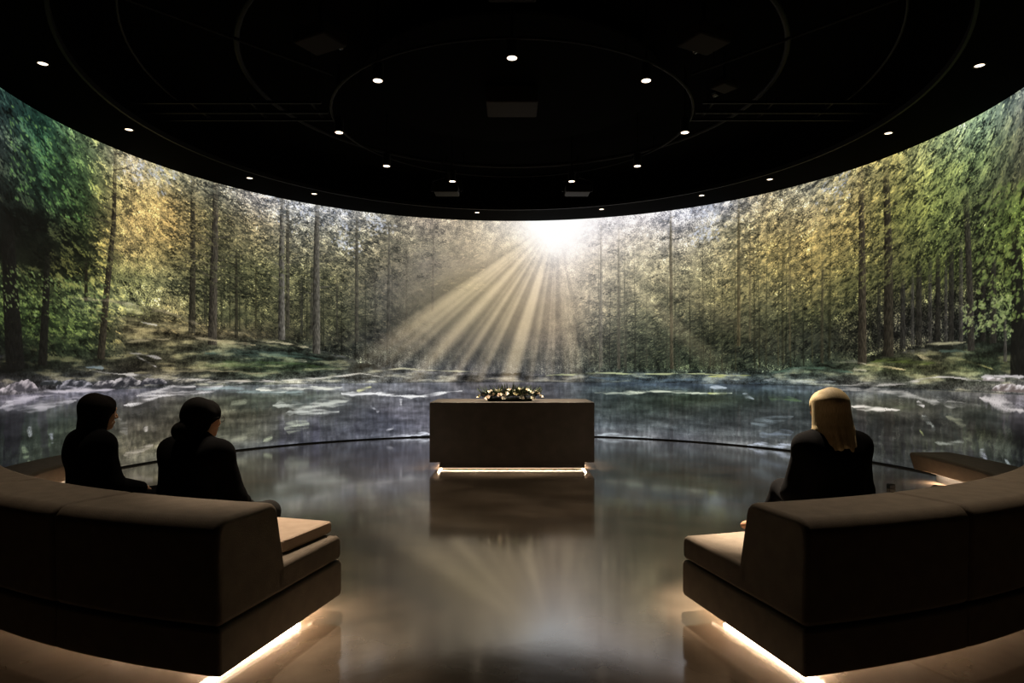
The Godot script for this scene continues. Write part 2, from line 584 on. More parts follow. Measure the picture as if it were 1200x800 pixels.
func crown(d0: float, d1: float, y0: float, y1: float, count: int, lo: float, hi: float, size: float, a: float, mask: PackedByteArray, gate: float, turn: float) -> void:
	# leafy sprays in the local colour: each a short row of flecks along a twig
	for k in count:
		var p := at_px(Vector2(dice.randf_range(d0, d1), dice.randf_range(y0, y1)))
		var m := mask[clampi(int(p.y), 0, PH - 1) * PW + clampi(int(p.x), 0, PW - 1)] / 255.0
		if m < gate:
			continue
		var f := lerpf(lo, hi, clampf((m - gate) * 1.6 + dice.randf() * 0.55, 0.0, 1.0))
		var dir := turn + dice.randf_range(-0.45, 0.45)
		var c := tinted(p.x, p.y, f)
		for j in 5:
			var q := p + Vector2.from_angle(dir) * (j - 2) * size * 0.9 + Vector2(dice.randf_range(-1.0, 1.0), dice.randf_range(-1.0, 1.0)) * size * 0.5
			var s := size * dice.randf_range(0.55, 1.1)
			fleck(q.x, q.y, s, s * 0.5, dir + dice.randf_range(-0.6, 0.6), c * dice.randf_range(0.85, 1.12), a)

func rock(o: Vector2, w: float, h: float, dark: Color, light: Color, seed_: int) -> void:
	var n := FastNoiseLite.new()
	n.seed = seed_
	n.frequency = 0.05
	n.fractal_octaves = 3
	var c := at_px(o)
	for dy in range(-int(h), 2):
		for dx in range(-int(w), int(w) + 1):
			var u := dx / w
			var top := h * pow(maxf(1.0 - u * u, 0.0), 0.5) * (0.8 + 0.3 * n.get_noise_1d(dx * 0.6 + c.x))
			if -dy > top:
				continue
			var v := -dy / maxf(top, 1.0)
			var l := clampf(v * 0.9 - 0.15 + n.get_noise_2d(c.x + dx * 1.1 + dy * 0.8, c.y + dy * 1.6) * 1.1, 0.0, 1.0)
			dab(int(c.x) + dx, int(c.y) + dy, dark.lerp(light, l), 0.95)

func paint_still() -> Image:
	dice.seed = 7
	tone = tone_image()
	var clump := noise_bytes(0.018, 101, 3)
	var bunch := noise_bytes(0.06, 102, 3)
	var leaf := noise_bytes(0.20, 103, 2, 1, 1, FastNoiseLite.TYPE_SIMPLEX)
	var streak := noise_bytes(0.045, 104, 4, 5, 1)
	var column := noise_bytes(0.09, 105, 3, 1, 9)
	pic.resize(PW * PH * 3)
	var ground := [
		Vector2(-98.9, 1.48), Vector2(-92.8, 1.71), Vector2(-86.8, 2.19), Vector2(-79.2, 2.28), Vector2(-70.0, 2.22), Vector2(-62.1, 2.00), Vector2(-50.7, 1.99),
		Vector2(-40.6, 1.72), Vector2(-32.0, 1.47), Vector2(-23.3, 1.33), Vector2(-7.2, 1.27), Vector2(7.2, 1.22), Vector2(18.0, 1.28), Vector2(45.7, 1.27),
		Vector2(52.4, 1.29), Vector2(60.5, 1.40), Vector2(68.4, 1.49), Vector2(76.2, 1.58), Vector2(83.8, 1.67), Vector2(91.3, 1.71), Vector2(98.9, 1.62)
	]
	var foot := int((SCREEN_H - WATER) * PPM)
	var sun := at_px(Vector2(9.4, 4.24))
	# --- air, foliage and banks
	var bank_row := PackedInt32Array()
	bank_row.resize(PW)
	for x in PW:
		bank_row[x] = int((SCREEN_H - along(ground, x / PPD - 120.0)) * PPM + (bunch[200 * PW + x] - 128) * 0.04)
	for y in foot + 1:
		for x in PW:
			var p := y * PW + x
			var k := p * 3
			var r := tone[k] / 255.0
			var g := tone[k + 1] / 255.0
			var b := tone[k + 2] / 255.0
			if y < bank_row[x]:
				var dx := (x - sun.x) / 330.0
				var dy := (y - sun.y) / 300.0
				var near := 1.0 / (1.0 + 2.0 * (dx * dx + dy * dy))
				# the air full of light shafts below and left of the sun hides detail
				var ux := (x - sun.x + 190.0) / 330.0
				var uy := (y - sun.y - 210.0) / 210.0
				near = clampf(maxf(near, 1.15 - (ux * ux + uy * uy) * 0.75), 0.0, 1.0)
				var far := minf(absf(x - 1536.0) / 1100.0, 1.0)
				var con := (0.62 + 0.55 * far) * (1.0 - 0.92 * near)
				var v := (clump[p] - 128) / 128.0 * 0.70 + (bunch[p] - 128) / 128.0 * 0.55 + (leaf[p] - 128) / 128.0 * 0.75
				if x > 525 and x < 760 and y < 235:
					con *= 0.6      # the golden crowns are soft
				v *= con
				# low down the wood shows stems rather than leaves
				var low := clampf((y - 230.0) / 160.0, 0.0, 1.0) * (1.0 - near)
				v += (column[p] - 128) / 128.0 * 0.4 * low
				var m := exp(v * 1.25 - 0.20 * con)
				r *= m * (1.0 + 0.06 * v)
				g *= m
				b *= m * (1.0 - 0.12 * v)
			else:
				var v := (streak[p] - 128) / 128.0
				var deep := clampf((y - bank_row[x]) / 12.0, 0.0, 1.0)
				var lit := clampf((v - 0.10) * 2.6, 0.0, 1.0)
				var m := 0.78 + 0.55 * v + (leaf[p] - 128) / 128.0 * 0.22 + (bunch[p] - 128) / 128.0 * 0.25
				r = r * m + lit * 0.17 * (0.4 + 0.6 * deep)
				g = g * m + lit * 0.15 * (0.4 + 0.6 * deep)
				b = b * m + lit * 0.09
			pic[k] = r
			pic[k + 1] = g
			pic[k + 2] = b
	# --- far trees in the haze
	conifer(Vector2(46.6, 1.45), 4.6, 5.6, 0.62, 1.30, 0.5, 2600)
	conifer(Vector2(37.6, 1.45), 3.95, 3.6, 0.72, 1.12, 0.4, 1500)
	conifer(Vector2(33.3, 1.46), 4.7, 3.0, 0.75, 1.18, 0.4, 1100)
	conifer(Vector2(22.4, 1.46), 4.8, 3.4, 0.82, 1.14, 0.35, 1100)
	conifer(Vector2(27.7, 1.46), 4.3, 3.0, 0.80, 1.15, 0.35, 1000)
	conifer(Vector2(-32.4, 1.78), 4.6, 4.2, 0.60, 1.30, 0.45, 1700)
	conifer(Vector2(-25.7, 1.79), 4.7, 3.6, 0.65, 1.22, 0.4, 1300)
	conifer(Vector2(-19.7, 1.79), 4.7, 3.6, 0.75, 1.18, 0.35, 1000)
	conifer(Vector2(62.6, 1.44), 4.0, 4.4, 0.60, 1.32, 0.5, 1900)
	conifer(Vector2(56.5, 1.44), 4.4, 4.0, 0.62, 1.30, 0.5, 1700)
	conifer(Vector2(51.5, 1.45), 4.1, 3.6, 0.65, 1.25, 0.45, 1400)
	conifer(Vector2(-56.1, 2.00), 3.9, 3.4, 0.55, 1.30, 0.55, 1400)
	conifer(Vector2(-40.5, 1.84), 4.7, 4.2, 0.60, 1.25, 0.45, 1500)
	conifer(Vector2(-47.4, 1.89), 4.7, 4.0, 0.60, 1.22, 0.4, 1200)
	# --- sky between the crowns
	for s in [[Vector2(-48.2, 4.21), 40.0], [Vector2(-35.9, 4.09), 30.0], [Vector2(-34.1, 3.68), 16.0], [Vector2(40.6, 4.12), 26.0], [Vector2(39.3, 3.78), 18.0], [Vector2(-74.6, 4.17), 20.0], [Vector2(-69.2, 4.20), 22.0], [Vector2(65.3, 4.08), 20.0], [Vector2(-43.7, 4.18), 22.0], [Vector2(-27.9, 4.12), 16.0]]:
		var o: Vector2 = at_px(s[0])
		for k in 70:
			var q: Vector2 = o + Vector2(dice.randfn(0.0, s[1]), dice.randfn(0.0, s[1] * 0.7))
			fleck(q.x, q.y, dice.randf_range(2, 7), dice.randf_range(2, 4), dice.randf() * 3.0, Color("d0d6e6"), 0.5)
	# --- leaf masses
	crown(-104, -79, 2.3, 4.4, 3600, 0.25, 1.1, 4.2, 0.65, bunch, 0.25, 0.5)
	crown(-104, -80, 2.9, 4.4, 1100, 1.2, 2.3, 3.4, 0.7, clump, 0.56, 0.6)
	crown(-104, -82, 2.2, 3.1, 2200, 0.25, 0.8, 4.6, 0.75, clump, 0.3, 0.4)
	crown(-100, -77, 1.5, 2.5, 2400, 0.30, 1.5, 3.2, 0.7, bunch, 0.36, 0.3)
	crown(-100, -77, 1.6, 2.5, 800, 1.5, 2.6, 2.8, 0.7, bunch, 0.56, 0.3)
	crown(-90, -79, 2.3, 3.2, 700, 1.2, 2.6, 3.0, 0.7, bunch, 0.52, 0.4)
	crown(-80, -62, 2.2, 4.35, 3000, 0.65, 1.35, 2.4, 0.5, bunch, 0.35, 0.5)
	crown(-70, -48, 1.9, 4.3, 3200, 0.35, 1.5, 2.5, 0.6, bunch, 0.32, 0.3)
	crown(-69, -50, 2.4, 4.15, 1500, 0.25, 0.55, 3.8, 0.7, bunch, 0.52, 0.2)
	crown(-54, -26, 1.7, 4.2, 3800, 0.40, 1.55, 2.2, 0.55, bunch, 0.32, 0.2)
	crown(-54, -28, 2.4, 4.2, 900, 0.35, 0.6, 3.2, 0.6, bunch, 0.55, 0.2)
	crown(-28, -6, 2.9, 4.3, 1300, 0.65, 1.35, 2.6, 0.45, leaf, 0.45, -0.2)
	crown(14, 46, 2.7, 4.2, 2900, 0.74, 1.22, 2.1, 0.42, bunch, 0.32, -0.3)
	crown(14, 46, 1.5, 2.8, 2400, 0.55, 1.42, 2.1, 0.45, bunch, 0.32, -0.3)
	crown(16, 46, 1.4, 2.6, 1300, 1.3, 2.0, 1.6, 0.55, leaf, 0.6, -0.3)
	crown(16, 50, 1.4, 2.4, 1400, 0.35, 0.65, 3.2, 0.5, bunch, 0.5, -0.3)
	crown(42, 68, 1.5, 4.3, 4600, 0.42, 1.5, 2.5, 0.55, bunch, 0.32, -0.5)
	crown(44, 70, 1.5, 3.9, 1300, 0.35, 0.6, 3.6, 0.55, clump, 0.55, -0.5)
	crown(60, 80, 2.2, 4.4, 2800, 0.40, 1.65, 2.6, 0.6, bunch, 0.34, -0.5)
	crown(72, 98, 2.3, 4.4, 4200, 0.35, 1.7, 2.8, 0.65, bunch, 0.32, -0.55)
	crown(70, 96, 2.4, 4.2, 1200, 0.25, 0.5, 4.0, 0.65, clump, 0.54, -0.55)
	crown(80, 99, 3.3, 4.4, 900, 1.2, 1.9, 3.4, 0.6, clump, 0.5, -0.7)
	crown(94, 104, 3.1, 4.4, 900, 0.4, 1.8, 4.0, 0.65, bunch, 0.4, -0.8)
	# --- stems
	for k in 74:
		var deg := dice.randf_range(-62.0, 80.0)
		if deg > -22.0 and deg < 16.0:
			continue
		var o := Vector2(deg, along(ground, deg) + dice.randf_range(0.0, 0.12))
		var up := Vector2(deg + dice.randf_range(-0.3, 0.3), dice.randf_range(2.6, 4.3))
		var q := at_px(o.lerp(up, 0.5))
		var dim := tinted(q.x, q.y, dice.randf_range(0.42, 0.8))
		stroke([o, up], dice.randf_range(2.0, 4.5), 1.0, dim, 0.6, 0.0, 0.4, k)
		twigs(o, up, 9, 3.5, dim, 0.5)
	for s in [
		[[Vector2(-96.1, 1.35), Vector2(-97.0, 2.20), Vector2(-97.6, 3.01)], 43.0, 27.3, "1b1a19", 0.97, 0.3, 0, 0],
		[[Vector2(-91.3, 1.39), Vector2(-90.8, 2.07), Vector2(-90.4, 2.77)], 20.5, 12.1, "201f1c", 0.95, 0.4, 6, 3],
		[[Vector2(-83.6, 2.22), Vector2(-83.6, 2.78)], 7.9, 5.4, "2a281e", 0.9, 0.2, 4, 2],
		[[Vector2(-81.0, 1.48), Vector2(-80.1, 2.27), Vector2(-78.7, 3.29), Vector2(-78.4, 4.38)], 17.5, 6.8, "3b352b", 0.95, 0.6, 16, 6],
		[[Vector2(-64.5, 1.90), Vector2(-64.3, 3.08), Vector2(-64.3, 4.33)], 16.6, 8.5, "3e3a2f", 0.92, 0.6, 22, 6],
		[[Vector2(-60.7, 1.73), Vector2(-60.3, 3.14), Vector2(-60.0, 4.37)], 21.9, 11.5, "4e483e", 0.95, 0.8, 26, 7],
		[[Vector2(-56.1, 1.85), Vector2(-56.1, 3.41)], 8.5, 4.4, "3c3a2e", 0.8, 0.3, 10, 4],
		[[Vector2(-62.1, 2.04), Vector2(-62.1, 2.71)], 6.7, 4.3, "3a3a30", 0.6, 0.2, 0, 0],
		[[Vector2(-52.4, 2.02), Vector2(-52.4, 3.24)], 5.2, 4.4, "45432f", 0.6, 0.2, 0, 0],
		[[Vector2(-47.4, 1.85), Vector2(-47.4, 3.31), Vector2(-47.2, 4.42)], 17.5, 9.0, "6a665e", 0.92, 0.9, 14, 5],
		[[Vector2(-46.2, 2.05), Vector2(-46.2, 3.32), Vector2(-46.2, 4.40)], 10.6, 7.5, "504c42", 0.8, 0.5, 8, 4],
		[[Vector2(-43.5, 1.95), Vector2(-43.5, 3.05)], 7.1, 6.1, "42423a", 0.7, 0.2, 0, 0],
		[[Vector2(-41.5, 1.96), Vector2(-41.3, 3.37)], 8.9, 6.1, "4a4840", 0.7, 0.2, 0, 0],
		[[Vector2(-40.5, 1.62), Vector2(-40.5, 3.38), Vector2(-40.3, 4.38)], 19.7, 10.7, "625e56", 0.9, 0.8, 16, 5],
		[[Vector2(-36.4, 1.85), Vector2(-36.4, 3.11)], 5.4, 4.6, "4a483e", 0.6, 0.2, 0, 0],
		[[Vector2(-32.4, 1.86), Vector2(-32.4, 3.46), Vector2(-32.4, 4.26)], 10.9, 5.4, "57544a", 0.75, 0.4, 12, 4],
		[[Vector2(-25.9, 1.95), Vector2(-25.7, 4.20)], 9.2, 4.7, "625f56", 0.6, 0.3, 8, 3],
		[[Vector2(-28.6, 1.95), Vector2(-28.6, 3.49)], 5.5, 4.7, "56544c", 0.4, 0.2, 0, 0],
		[[Vector2(-16.7, 2.47), Vector2(-16.5, 4.21)], 6.6, 4.0, "847a6a", 0.5, 0.2, 6, 3],
		[[Vector2(-22.2, 2.21), Vector2(-22.0, 4.12)], 5.6, 3.2, "726b5c", 0.4, 0.2, 4, 3],
		[[Vector2(18.7, 1.38), Vector2(18.7, 4.19)], 9.3, 5.6, "7c766a", 0.55, 0.3, 6, 4],
		[[Vector2(22.4, 1.34), Vector2(22.4, 4.12)], 9.3, 4.8, "7c7462", 0.5, 0.3, 8, 4],
		[[Vector2(23.6, 1.38), Vector2(23.6, 3.53)], 5.6, 3.2, "6c6a58", 0.4, 0.2, 0, 0],
		[[Vector2(16.2, 1.38), Vector2(16.2, 3.06)], 5.6, 3.2, "7c7668", 0.35, 0.2, 0, 0],
		[[Vector2(33.3, 1.34), Vector2(33.1, 3.46), Vector2(33.1, 4.32)], 10.0, 4.7, "625a46", 0.75, 0.4, 16, 4],
		[[Vector2(28.2, 1.38), Vector2(28.2, 3.01)], 5.5, 3.1, "5c5c4a", 0.4, 0.2, 0, 0],
		[[Vector2(46.7, 1.75), Vector2(46.7, 3.31), Vector2(46.7, 4.33)], 9.7, 4.5, "665c40", 0.75, 0.4, 18, 4],
		[[Vector2(48.9, 1.82), Vector2(48.9, 4.02)], 6.1, 3.7, "6e6448", 0.5, 0.3, 6, 3],
		[[Vector2(56.5, 1.65), Vector2(56.5, 4.24)], 5.1, 2.9, "70664a", 0.45, 0.3, 8, 4],
		[[Vector2(62.6, 1.44), Vector2(62.7, 3.24)], 8.4, 4.3, "4c4836", 0.7, 0.3, 8, 4],
		[[Vector2(70.0, 1.42), Vector2(70.0, 3.00), Vector2(69.8, 4.30)], 21.3, 9.8, "463f33", 0.94, 0.7, 12, 4],
		[[Vector2(74.8, 1.52), Vector2(74.8, 2.92), Vector2(74.3, 4.29)], 24.2, 12.4, "3a352b", 0.95, 0.6, 12, 4],
		[[Vector2(73.1, 1.64), Vector2(73.1, 2.58)], 8.1, 6.9, "33322c", 0.7, 0.2, 0, 0],
		[[Vector2(77.4, 1.63), Vector2(77.4, 2.65)], 12.8, 9.6, "3a3833", 0.85, 0.5, 0, 0],
		[[Vector2(79.1, 1.67), Vector2(79.1, 2.68)], 8.0, 6.8, "56534c", 0.7, 0.4, 0, 0],
		[[Vector2(80.3, 1.66), Vector2(80.3, 2.84)], 14.3, 10.9, "35332d", 0.85, 0.5, 0, 0],
		[[Vector2(82.2, 1.68), Vector2(82.2, 2.80)], 9.5, 8.1, "4a4741", 0.75, 0.4, 0, 0],
		[[Vector2(83.6, 1.69), Vector2(83.6, 2.89)], 12.7, 9.5, "302e29", 0.85, 0.5, 0, 0],
		[[Vector2(85.0, 1.69), Vector2(85.0, 2.76)], 7.9, 6.8, "504d47", 0.7, 0.4, 0, 0],
		[[Vector2(86.0, 1.69), Vector2(86.0, 2.95)], 12.6, 10.8, "34322d", 0.85, 0.5, 0, 0],
		[[Vector2(87.7, 1.68), Vector2(87.7, 2.92)], 9.5, 8.1, "58544d", 0.7, 0.5, 0, 0],
		[[Vector2(89.5, 1.57), Vector2(89.2, 2.39), Vector2(88.6, 3.42)], 15.8, 12.1, "3e3a34", 0.9, 0.5, 0, 0],
		[[Vector2(91.6, 1.67), Vector2(91.6, 2.65)], 11.1, 8.1, "2c2a26", 0.85, 0.4, 0, 0],
		[[Vector2(93.4, 1.64), Vector2(93.4, 2.72)], 14.3, 10.8, "3a3731", 0.85, 0.4, 0, 0],
		[[Vector2(95.5, 1.43), Vector2(95.5, 1.98)], 8.0, 5.4, "5a564f", 0.8, 0.5, 0, 0],
		[[Vector2(97.9, 1.28), Vector2(97.8, 2.01), Vector2(97.3, 3.02)], 38.5, 19.1, "1e1d1b", 0.9, 0.3, 0, 0],
	]:
		if s[6] > 0:
			branches(s[0][0], s[0][-1], s[6], s[7], Color(s[3]), 0.3, 1.25, s[4] * 0.85)
		stroke(s[0], s[1], s[2], Color(s[3]), s[4], 0.0, s[5], int(s[1] * 100.0))
	leaves(90.5, 104, 1.85, 3.4, 2300, Color("44562a"), Color("8c9a50"), 4.0, 0.8, bunch, 0.56, -0.3)
	leaves(88, 97, 1.75, 2.15, 600, Color("56683a"), Color("a4ac70"), 3.4, 0.8, bunch, 0.5, -0.3)
	leaves(-100, -80, 1.95, 2.45, 700, Color("48602c"), Color("98a868"), 3.2, 0.65, leaf, 0.55)
	leaves(-83, -72, 2.0, 2.9, 500, Color("6c7438"), Color("b8b068"), 2.8, 0.6, leaf, 0.55)
	leaves(-97, -84, 3.2, 4.2, 900, Color("4a7838"), Color("88ac60"), 3.4, 0.6, bunch, 0.56)
	crown(60, 86, 2.5, 4.2, 1300, 0.7, 1.5, 3.2, 0.6, bunch, 0.5, -0.5)
	crown(-70, -46, 2.6, 4.2, 900, 0.5, 1.2, 3.2, 0.55, bunch, 0.5, 0.3)
	crown(-86, -78, 2.6, 4.2, 400, 0.5, 1.2, 3.2, 0.55, bunch, 0.5, 0.3)
	# --- banks: grass, rocks, lit edges
	for s in [
		[[Vector2(-86.0, 2.22), Vector2(-79.2, 2.26), Vector2(-70.0, 2.20), Vector2(-62.1, 1.99)], 9.2, 9.3, "b0a082", 0.4, 0.3],
		[[Vector2(-79.2, 2.03), Vector2(-70.0, 2.02), Vector2(-62.9, 1.93)], 13.9, 11.5, "9c9068", 0.5, 0.3],
		[[Vector2(-66.1, 1.86), Vector2(-58.9, 1.76), Vector2(-52.4, 1.75)], 11.2, 7.5, "c0b088", 0.7, 0.3],
		[[Vector2(-73.8, 2.00), Vector2(-70.8, 1.97)], 8.4, 6.5, "d8d0c4", 0.7, 0.2],
		[[Vector2(-54.0, 1.83), Vector2(-47.4, 1.79), Vector2(-42.0, 1.74)], 9.9, 8.0, "d0c49c", 0.75, 0.3],
		[[Vector2(-76.2, 1.72), Vector2(-68.4, 1.80)], 8.2, 6.6, "b8a880", 0.6, 0.3],
		[[Vector2(-62.1, 1.61), Vector2(-52.4, 1.60), Vector2(-38.9, 1.53)], 18.6, 16.2, "5a7468", 0.5, 0.3],
		[[Vector2(-62.1, 1.43), Vector2(-52.4, 1.43), Vector2(-35.5, 1.38)], 18.6, 13.7, "5c7840", 0.35, 0.3],
		[[Vector2(-44.9, 1.51), Vector2(-42.3, 1.48)], 10.5, 8.0, "d8d0b0", 0.8, 0.2],
		[[Vector2(-76.2, 1.30), Vector2(-63.7, 1.32), Vector2(-47.4, 1.26)], 10.2, 7.7, "a89c78", 0.6, 0.4],
		[[Vector2(-76.2, 1.58), Vector2(-70.0, 1.50)], 8.2, 6.5, "c8c0bc", 0.7, 0.3],
		[[Vector2(-74.6, 1.52), Vector2(-70.8, 1.37)], 8.3, 6.5, "d0c8c4", 0.7, 0.3],
		[[Vector2(-83.8, 1.39), Vector2(-80.4, 1.37)], 11.3, 9.8, "7c8c94", 0.8, 0.2],
		[[Vector2(-83.0, 1.33), Vector2(-71.5, 1.24), Vector2(-58.9, 1.15), Vector2(-47.4, 1.12)], 7.6, 7.7, "d8d0c8", 0.85, 0.35],
		[[Vector2(-66.8, 1.19), Vector2(-52.4, 1.14)], 6.7, 7.5, "bcb4a0", 0.7, 0.3],
		[[Vector2(-47.4, 1.14), Vector2(-35.5, 1.22), Vector2(-32.0, 1.28), Vector2(-26.8, 1.18)], 7.7, 5.7, "dcd8cc", 0.85, 0.25],
		[[Vector2(-32.4, 1.26), Vector2(-23.3, 1.34), Vector2(-7.2, 1.29)], 7.0, 5.9, "dcd8b4", 0.8, 0.15],
		[[Vector2(7.2, 1.21), Vector2(18.0, 1.26), Vector2(32.0, 1.25), Vector2(46.6, 1.23)], 7.4, 5.2, "c8d098", 0.85, 0.15],
		[[Vector2(16.2, 1.16), Vector2(28.6, 1.13), Vector2(40.6, 1.17)], 11.7, 8.0, "60788c", 0.5, 0.3],
		[[Vector2(18.0, 1.06), Vector2(35.5, 1.04), Vector2(52.4, 1.10)], 14.6, 10.0, "6c86a0", 0.5, 0.35],
		[[Vector2(40.6, 1.21), Vector2(44.0, 1.22), Vector2(49.1, 1.23)], 8.0, 5.1, "c0c468", 0.75, 0.2],
		[[Vector2(51.5, 1.17), Vector2(58.1, 1.13), Vector2(65.3, 1.16)], 10.1, 6.8, "b8c0c0", 0.6, 0.35],
		[[Vector2(64.5, 1.43), Vector2(68.4, 1.45), Vector2(70.8, 1.40)], 6.8, 6.5, "d0c8a8", 0.8, 0.3],
		[[Vector2(68.4, 1.35), Vector2(70.9, 1.32)], 11.0, 8.6, "c8c0a0", 0.7, 0.3],
		[[Vector2(70.8, 1.40), Vector2(74.6, 1.36), Vector2(78.0, 1.33)], 6.5, 4.0, "e0c890", 0.85, 0.1],
		[[Vector2(71.5, 1.45), Vector2(77.7, 1.46), Vector2(83.8, 1.44)], 15.0, 11.3, "627030", 0.6, 0.3],
		[[Vector2(79.5, 1.67), Vector2(83.8, 1.67), Vector2(88.6, 1.67)], 7.9, 5.3, "b8b088", 0.75, 0.35],
		[[Vector2(80.1, 1.55), Vector2(82.2, 1.48), Vector2(84.4, 1.44)], 9.8, 5.6, "c8b888", 0.75, 0.35],
		[[Vector2(86.8, 1.46), Vector2(91.3, 1.40), Vector2(93.5, 1.35)], 7.3, 5.0, "b0a868", 0.7, 0.35],
		[[Vector2(83.8, 1.59), Vector2(89.8, 1.53)], 11.3, 7.0, "5c7468", 0.5, 0.3],
		[[Vector2(65.3, 1.11), Vector2(77.7, 1.15), Vector2(83.8, 1.23), Vector2(91.3, 1.23)], 9.1, 5.2, "d4ccc4", 0.8, 0.25],
		[[Vector2(91.3, 1.26), Vector2(95.1, 1.28), Vector2(98.9, 1.27)], 10.3, 14.0, "cdc6c6", 0.9, 0.1],
		[[Vector2(51.5, 1.26), Vector2(60.5, 1.35), Vector2(68.4, 1.30)], 12.6, 8.8, "5c7c68", 0.5, 0.3],
	]:
		stroke(s[0], s[1], s[2], Color(s[3]), s[4], s[5], 0.0, int(s[1] * 37.0))
	for s in [
		[Vector2(-95.1, 1.11), 38, 19, "4a464c", "b8acb0", 5],
		[Vector2(-97.6, 1.08), 25, 11, "4c484c", "c8bcc0", 9],
		[Vector2(-85.6, 1.11), 43, 16, "33343a", "a8a4ac", 6],
		[Vector2(-80.0, 1.11), 33, 13, "3c3a40", "c0b8b8", 7],
		[Vector2(-76.2, 1.11), 38, 19, "303034", "bcb4b4", 8],
		[Vector2(-71.5, 1.13), 31, 14, "34343a", "b8b0b0", 10],
		[Vector2(-89.8, 1.17), 25, 8, "2c2e30", "8c8c94", 12],
		[Vector2(96.6, 1.11), 43, 12, "6c605c", "d8d0d0", 11],
		[Vector2(93.5, 1.22), 25, 5, "908884", "dcd4d4", 13],
		[Vector2(-66.1, 1.13), 34, 9, "3a3a38", "a8a090", 14],
	]:
		rock(s[0], s[1], s[2], Color(s[3]), Color(s[4]), s[5])
	# --- shafts of light
	var fan := FastNoiseLite.new()
	fan.seed = 31
	fan.frequency = 4.2
	fan.fractal_octaves = 1
	for y in foot + 1:
		for x in range(int((-42.0 + 120.0) * PPD), int((66.0 + 120.0) * PPD)):
			var dx := x - sun.x
			var dy := y - sun.y + 12.0
			var d := sqrt(dx * dx + dy * dy)
			if d < 4.0:
				continue
			var a := atan2(dy, dx)      # 0 = right, PI / 2 = straight down
			var beam := 0.5 + fan.get_noise_1d(a * 1.9 + 3.0) * 0.85
			beam += fan.get_noise_1d(a * 4.6 + 40.0) * 0.3
			var w := smoothstep(0.35, 0.62, a) * (1.0 - smoothstep(2.50, 2.72, a))
			if a < 1.1:
				w *= 0.55 * smoothstep(200.0, 330.0, d) * smoothstep(1.1, 0.55, a) * smoothstep(0.35, 0.47, a)
			elif a < 1.5:
				w *= 0.8 * smoothstep(1.2, 1.5, a)
			w *= 1.0 - smoothstep(400.0, 820.0, d)
			w *= smoothstep(20.0, 170.0, d)
			var k := (y * PW + x) * 3
			var s := w * clampf(beam, 0.0, 1.2) * 0.32
			pic[k] += (0.95 - pic[k]) * s
			pic[k + 1] += (0.86 - pic[k + 1]) * s * 0.94
			pic[k + 2] += (0.69 - pic[k + 2]) * s * 0.82
			var dim := 1.0 - 0.20 * w * (1.0 - clampf(beam, 0.0, 1.0))
			pic[k] *= dim
			pic[k + 1] *= dim
			pic[k + 2] *= dim
			var hot := clampf(exp(-d * d / 6500.0) * 0.85 + exp(-d * d / 70000.0) * 0.33, 0.0, 1.0)
			pic[k] += (1.0 - pic[k]) * hot
			pic[k + 1] += (0.98 - pic[k + 1]) * hot
			pic[k + 2] += (0.97 - pic[k + 2]) * hot
	# --- the lake mirrors what stands above it
	for y in range(foot + 1, PH):
		var up := y - foot
		for x in PW:
			var p := y * PW + x
			var k := p * 3
			var sway := int((streak[p] - 128) * 0.05 + (column[p] - 128) * 0.03)
			var xs := clampi(x + sway, 0, PW - 1)
			var jump := int((column[(y / 2) * PW + x] - 128) * 0.10)
			var yy := clampi(foot - int(up * 1.55) + jump, 0, foot)
			var q := (yy * PW + xs) * 3
			var q2 := (clampi(yy - 7, 0, foot) * PW + xs) * 3
			var q3 := (clampi(yy + 6, 0, foot) * PW + xs) * 3
			var mr := (pic[q] + pic[q2] + pic[q3]) / 3.0
			var mg := (pic[q + 1] + pic[q2 + 1] + pic[q3 + 1]) / 3.0
			var mb := (pic[q + 2] + pic[q2 + 2] + pic[q3 + 2]) / 3.0
			var tr := tone[k] / 255.0
			var tg := tone[k + 1] / 255.0
			var tb := tone[k + 2] / 255.0 * 1.06 + 0.015
			var v := (column[p] - 128) / 128.0 * 0.14 + (bunch[p] - 128) / 128.0 * 0.14 + (streak[p] - 128) / 128.0 * 0.35
			var m := exp(v * 0.9)
			var ml := maxf(0.05, (mr + mg + mb) / 3.0)
			var tl := (tr + tg + tb) / 3.0
			# the reflection gives the pattern, the tone table the level
			var lift := clampf(ml / maxf(tl, 0.05) * 0.72, 0.35, 1.9)
			var keep := lerpf(1.02, lift, 0.60)
			pic[k] = lerpf(tr, mr / ml * tl, 0.35) * m * keep
			pic[k + 1] = lerpf(tg, mg / ml * tl, 0.35) * m * keep
			pic[k + 2] = lerpf(tb, mb / ml * tl, 0.30) * m * keep
	stroke([Vector2(-78.0, WATER + 0.012), Vector2(-20.0, WATER + 0.008), Vector2(30.0, WATER + 0.008), Vector2(102.0, WATER + 0.012)], 2.0, 2.0, Color("23272b"), 0.55)
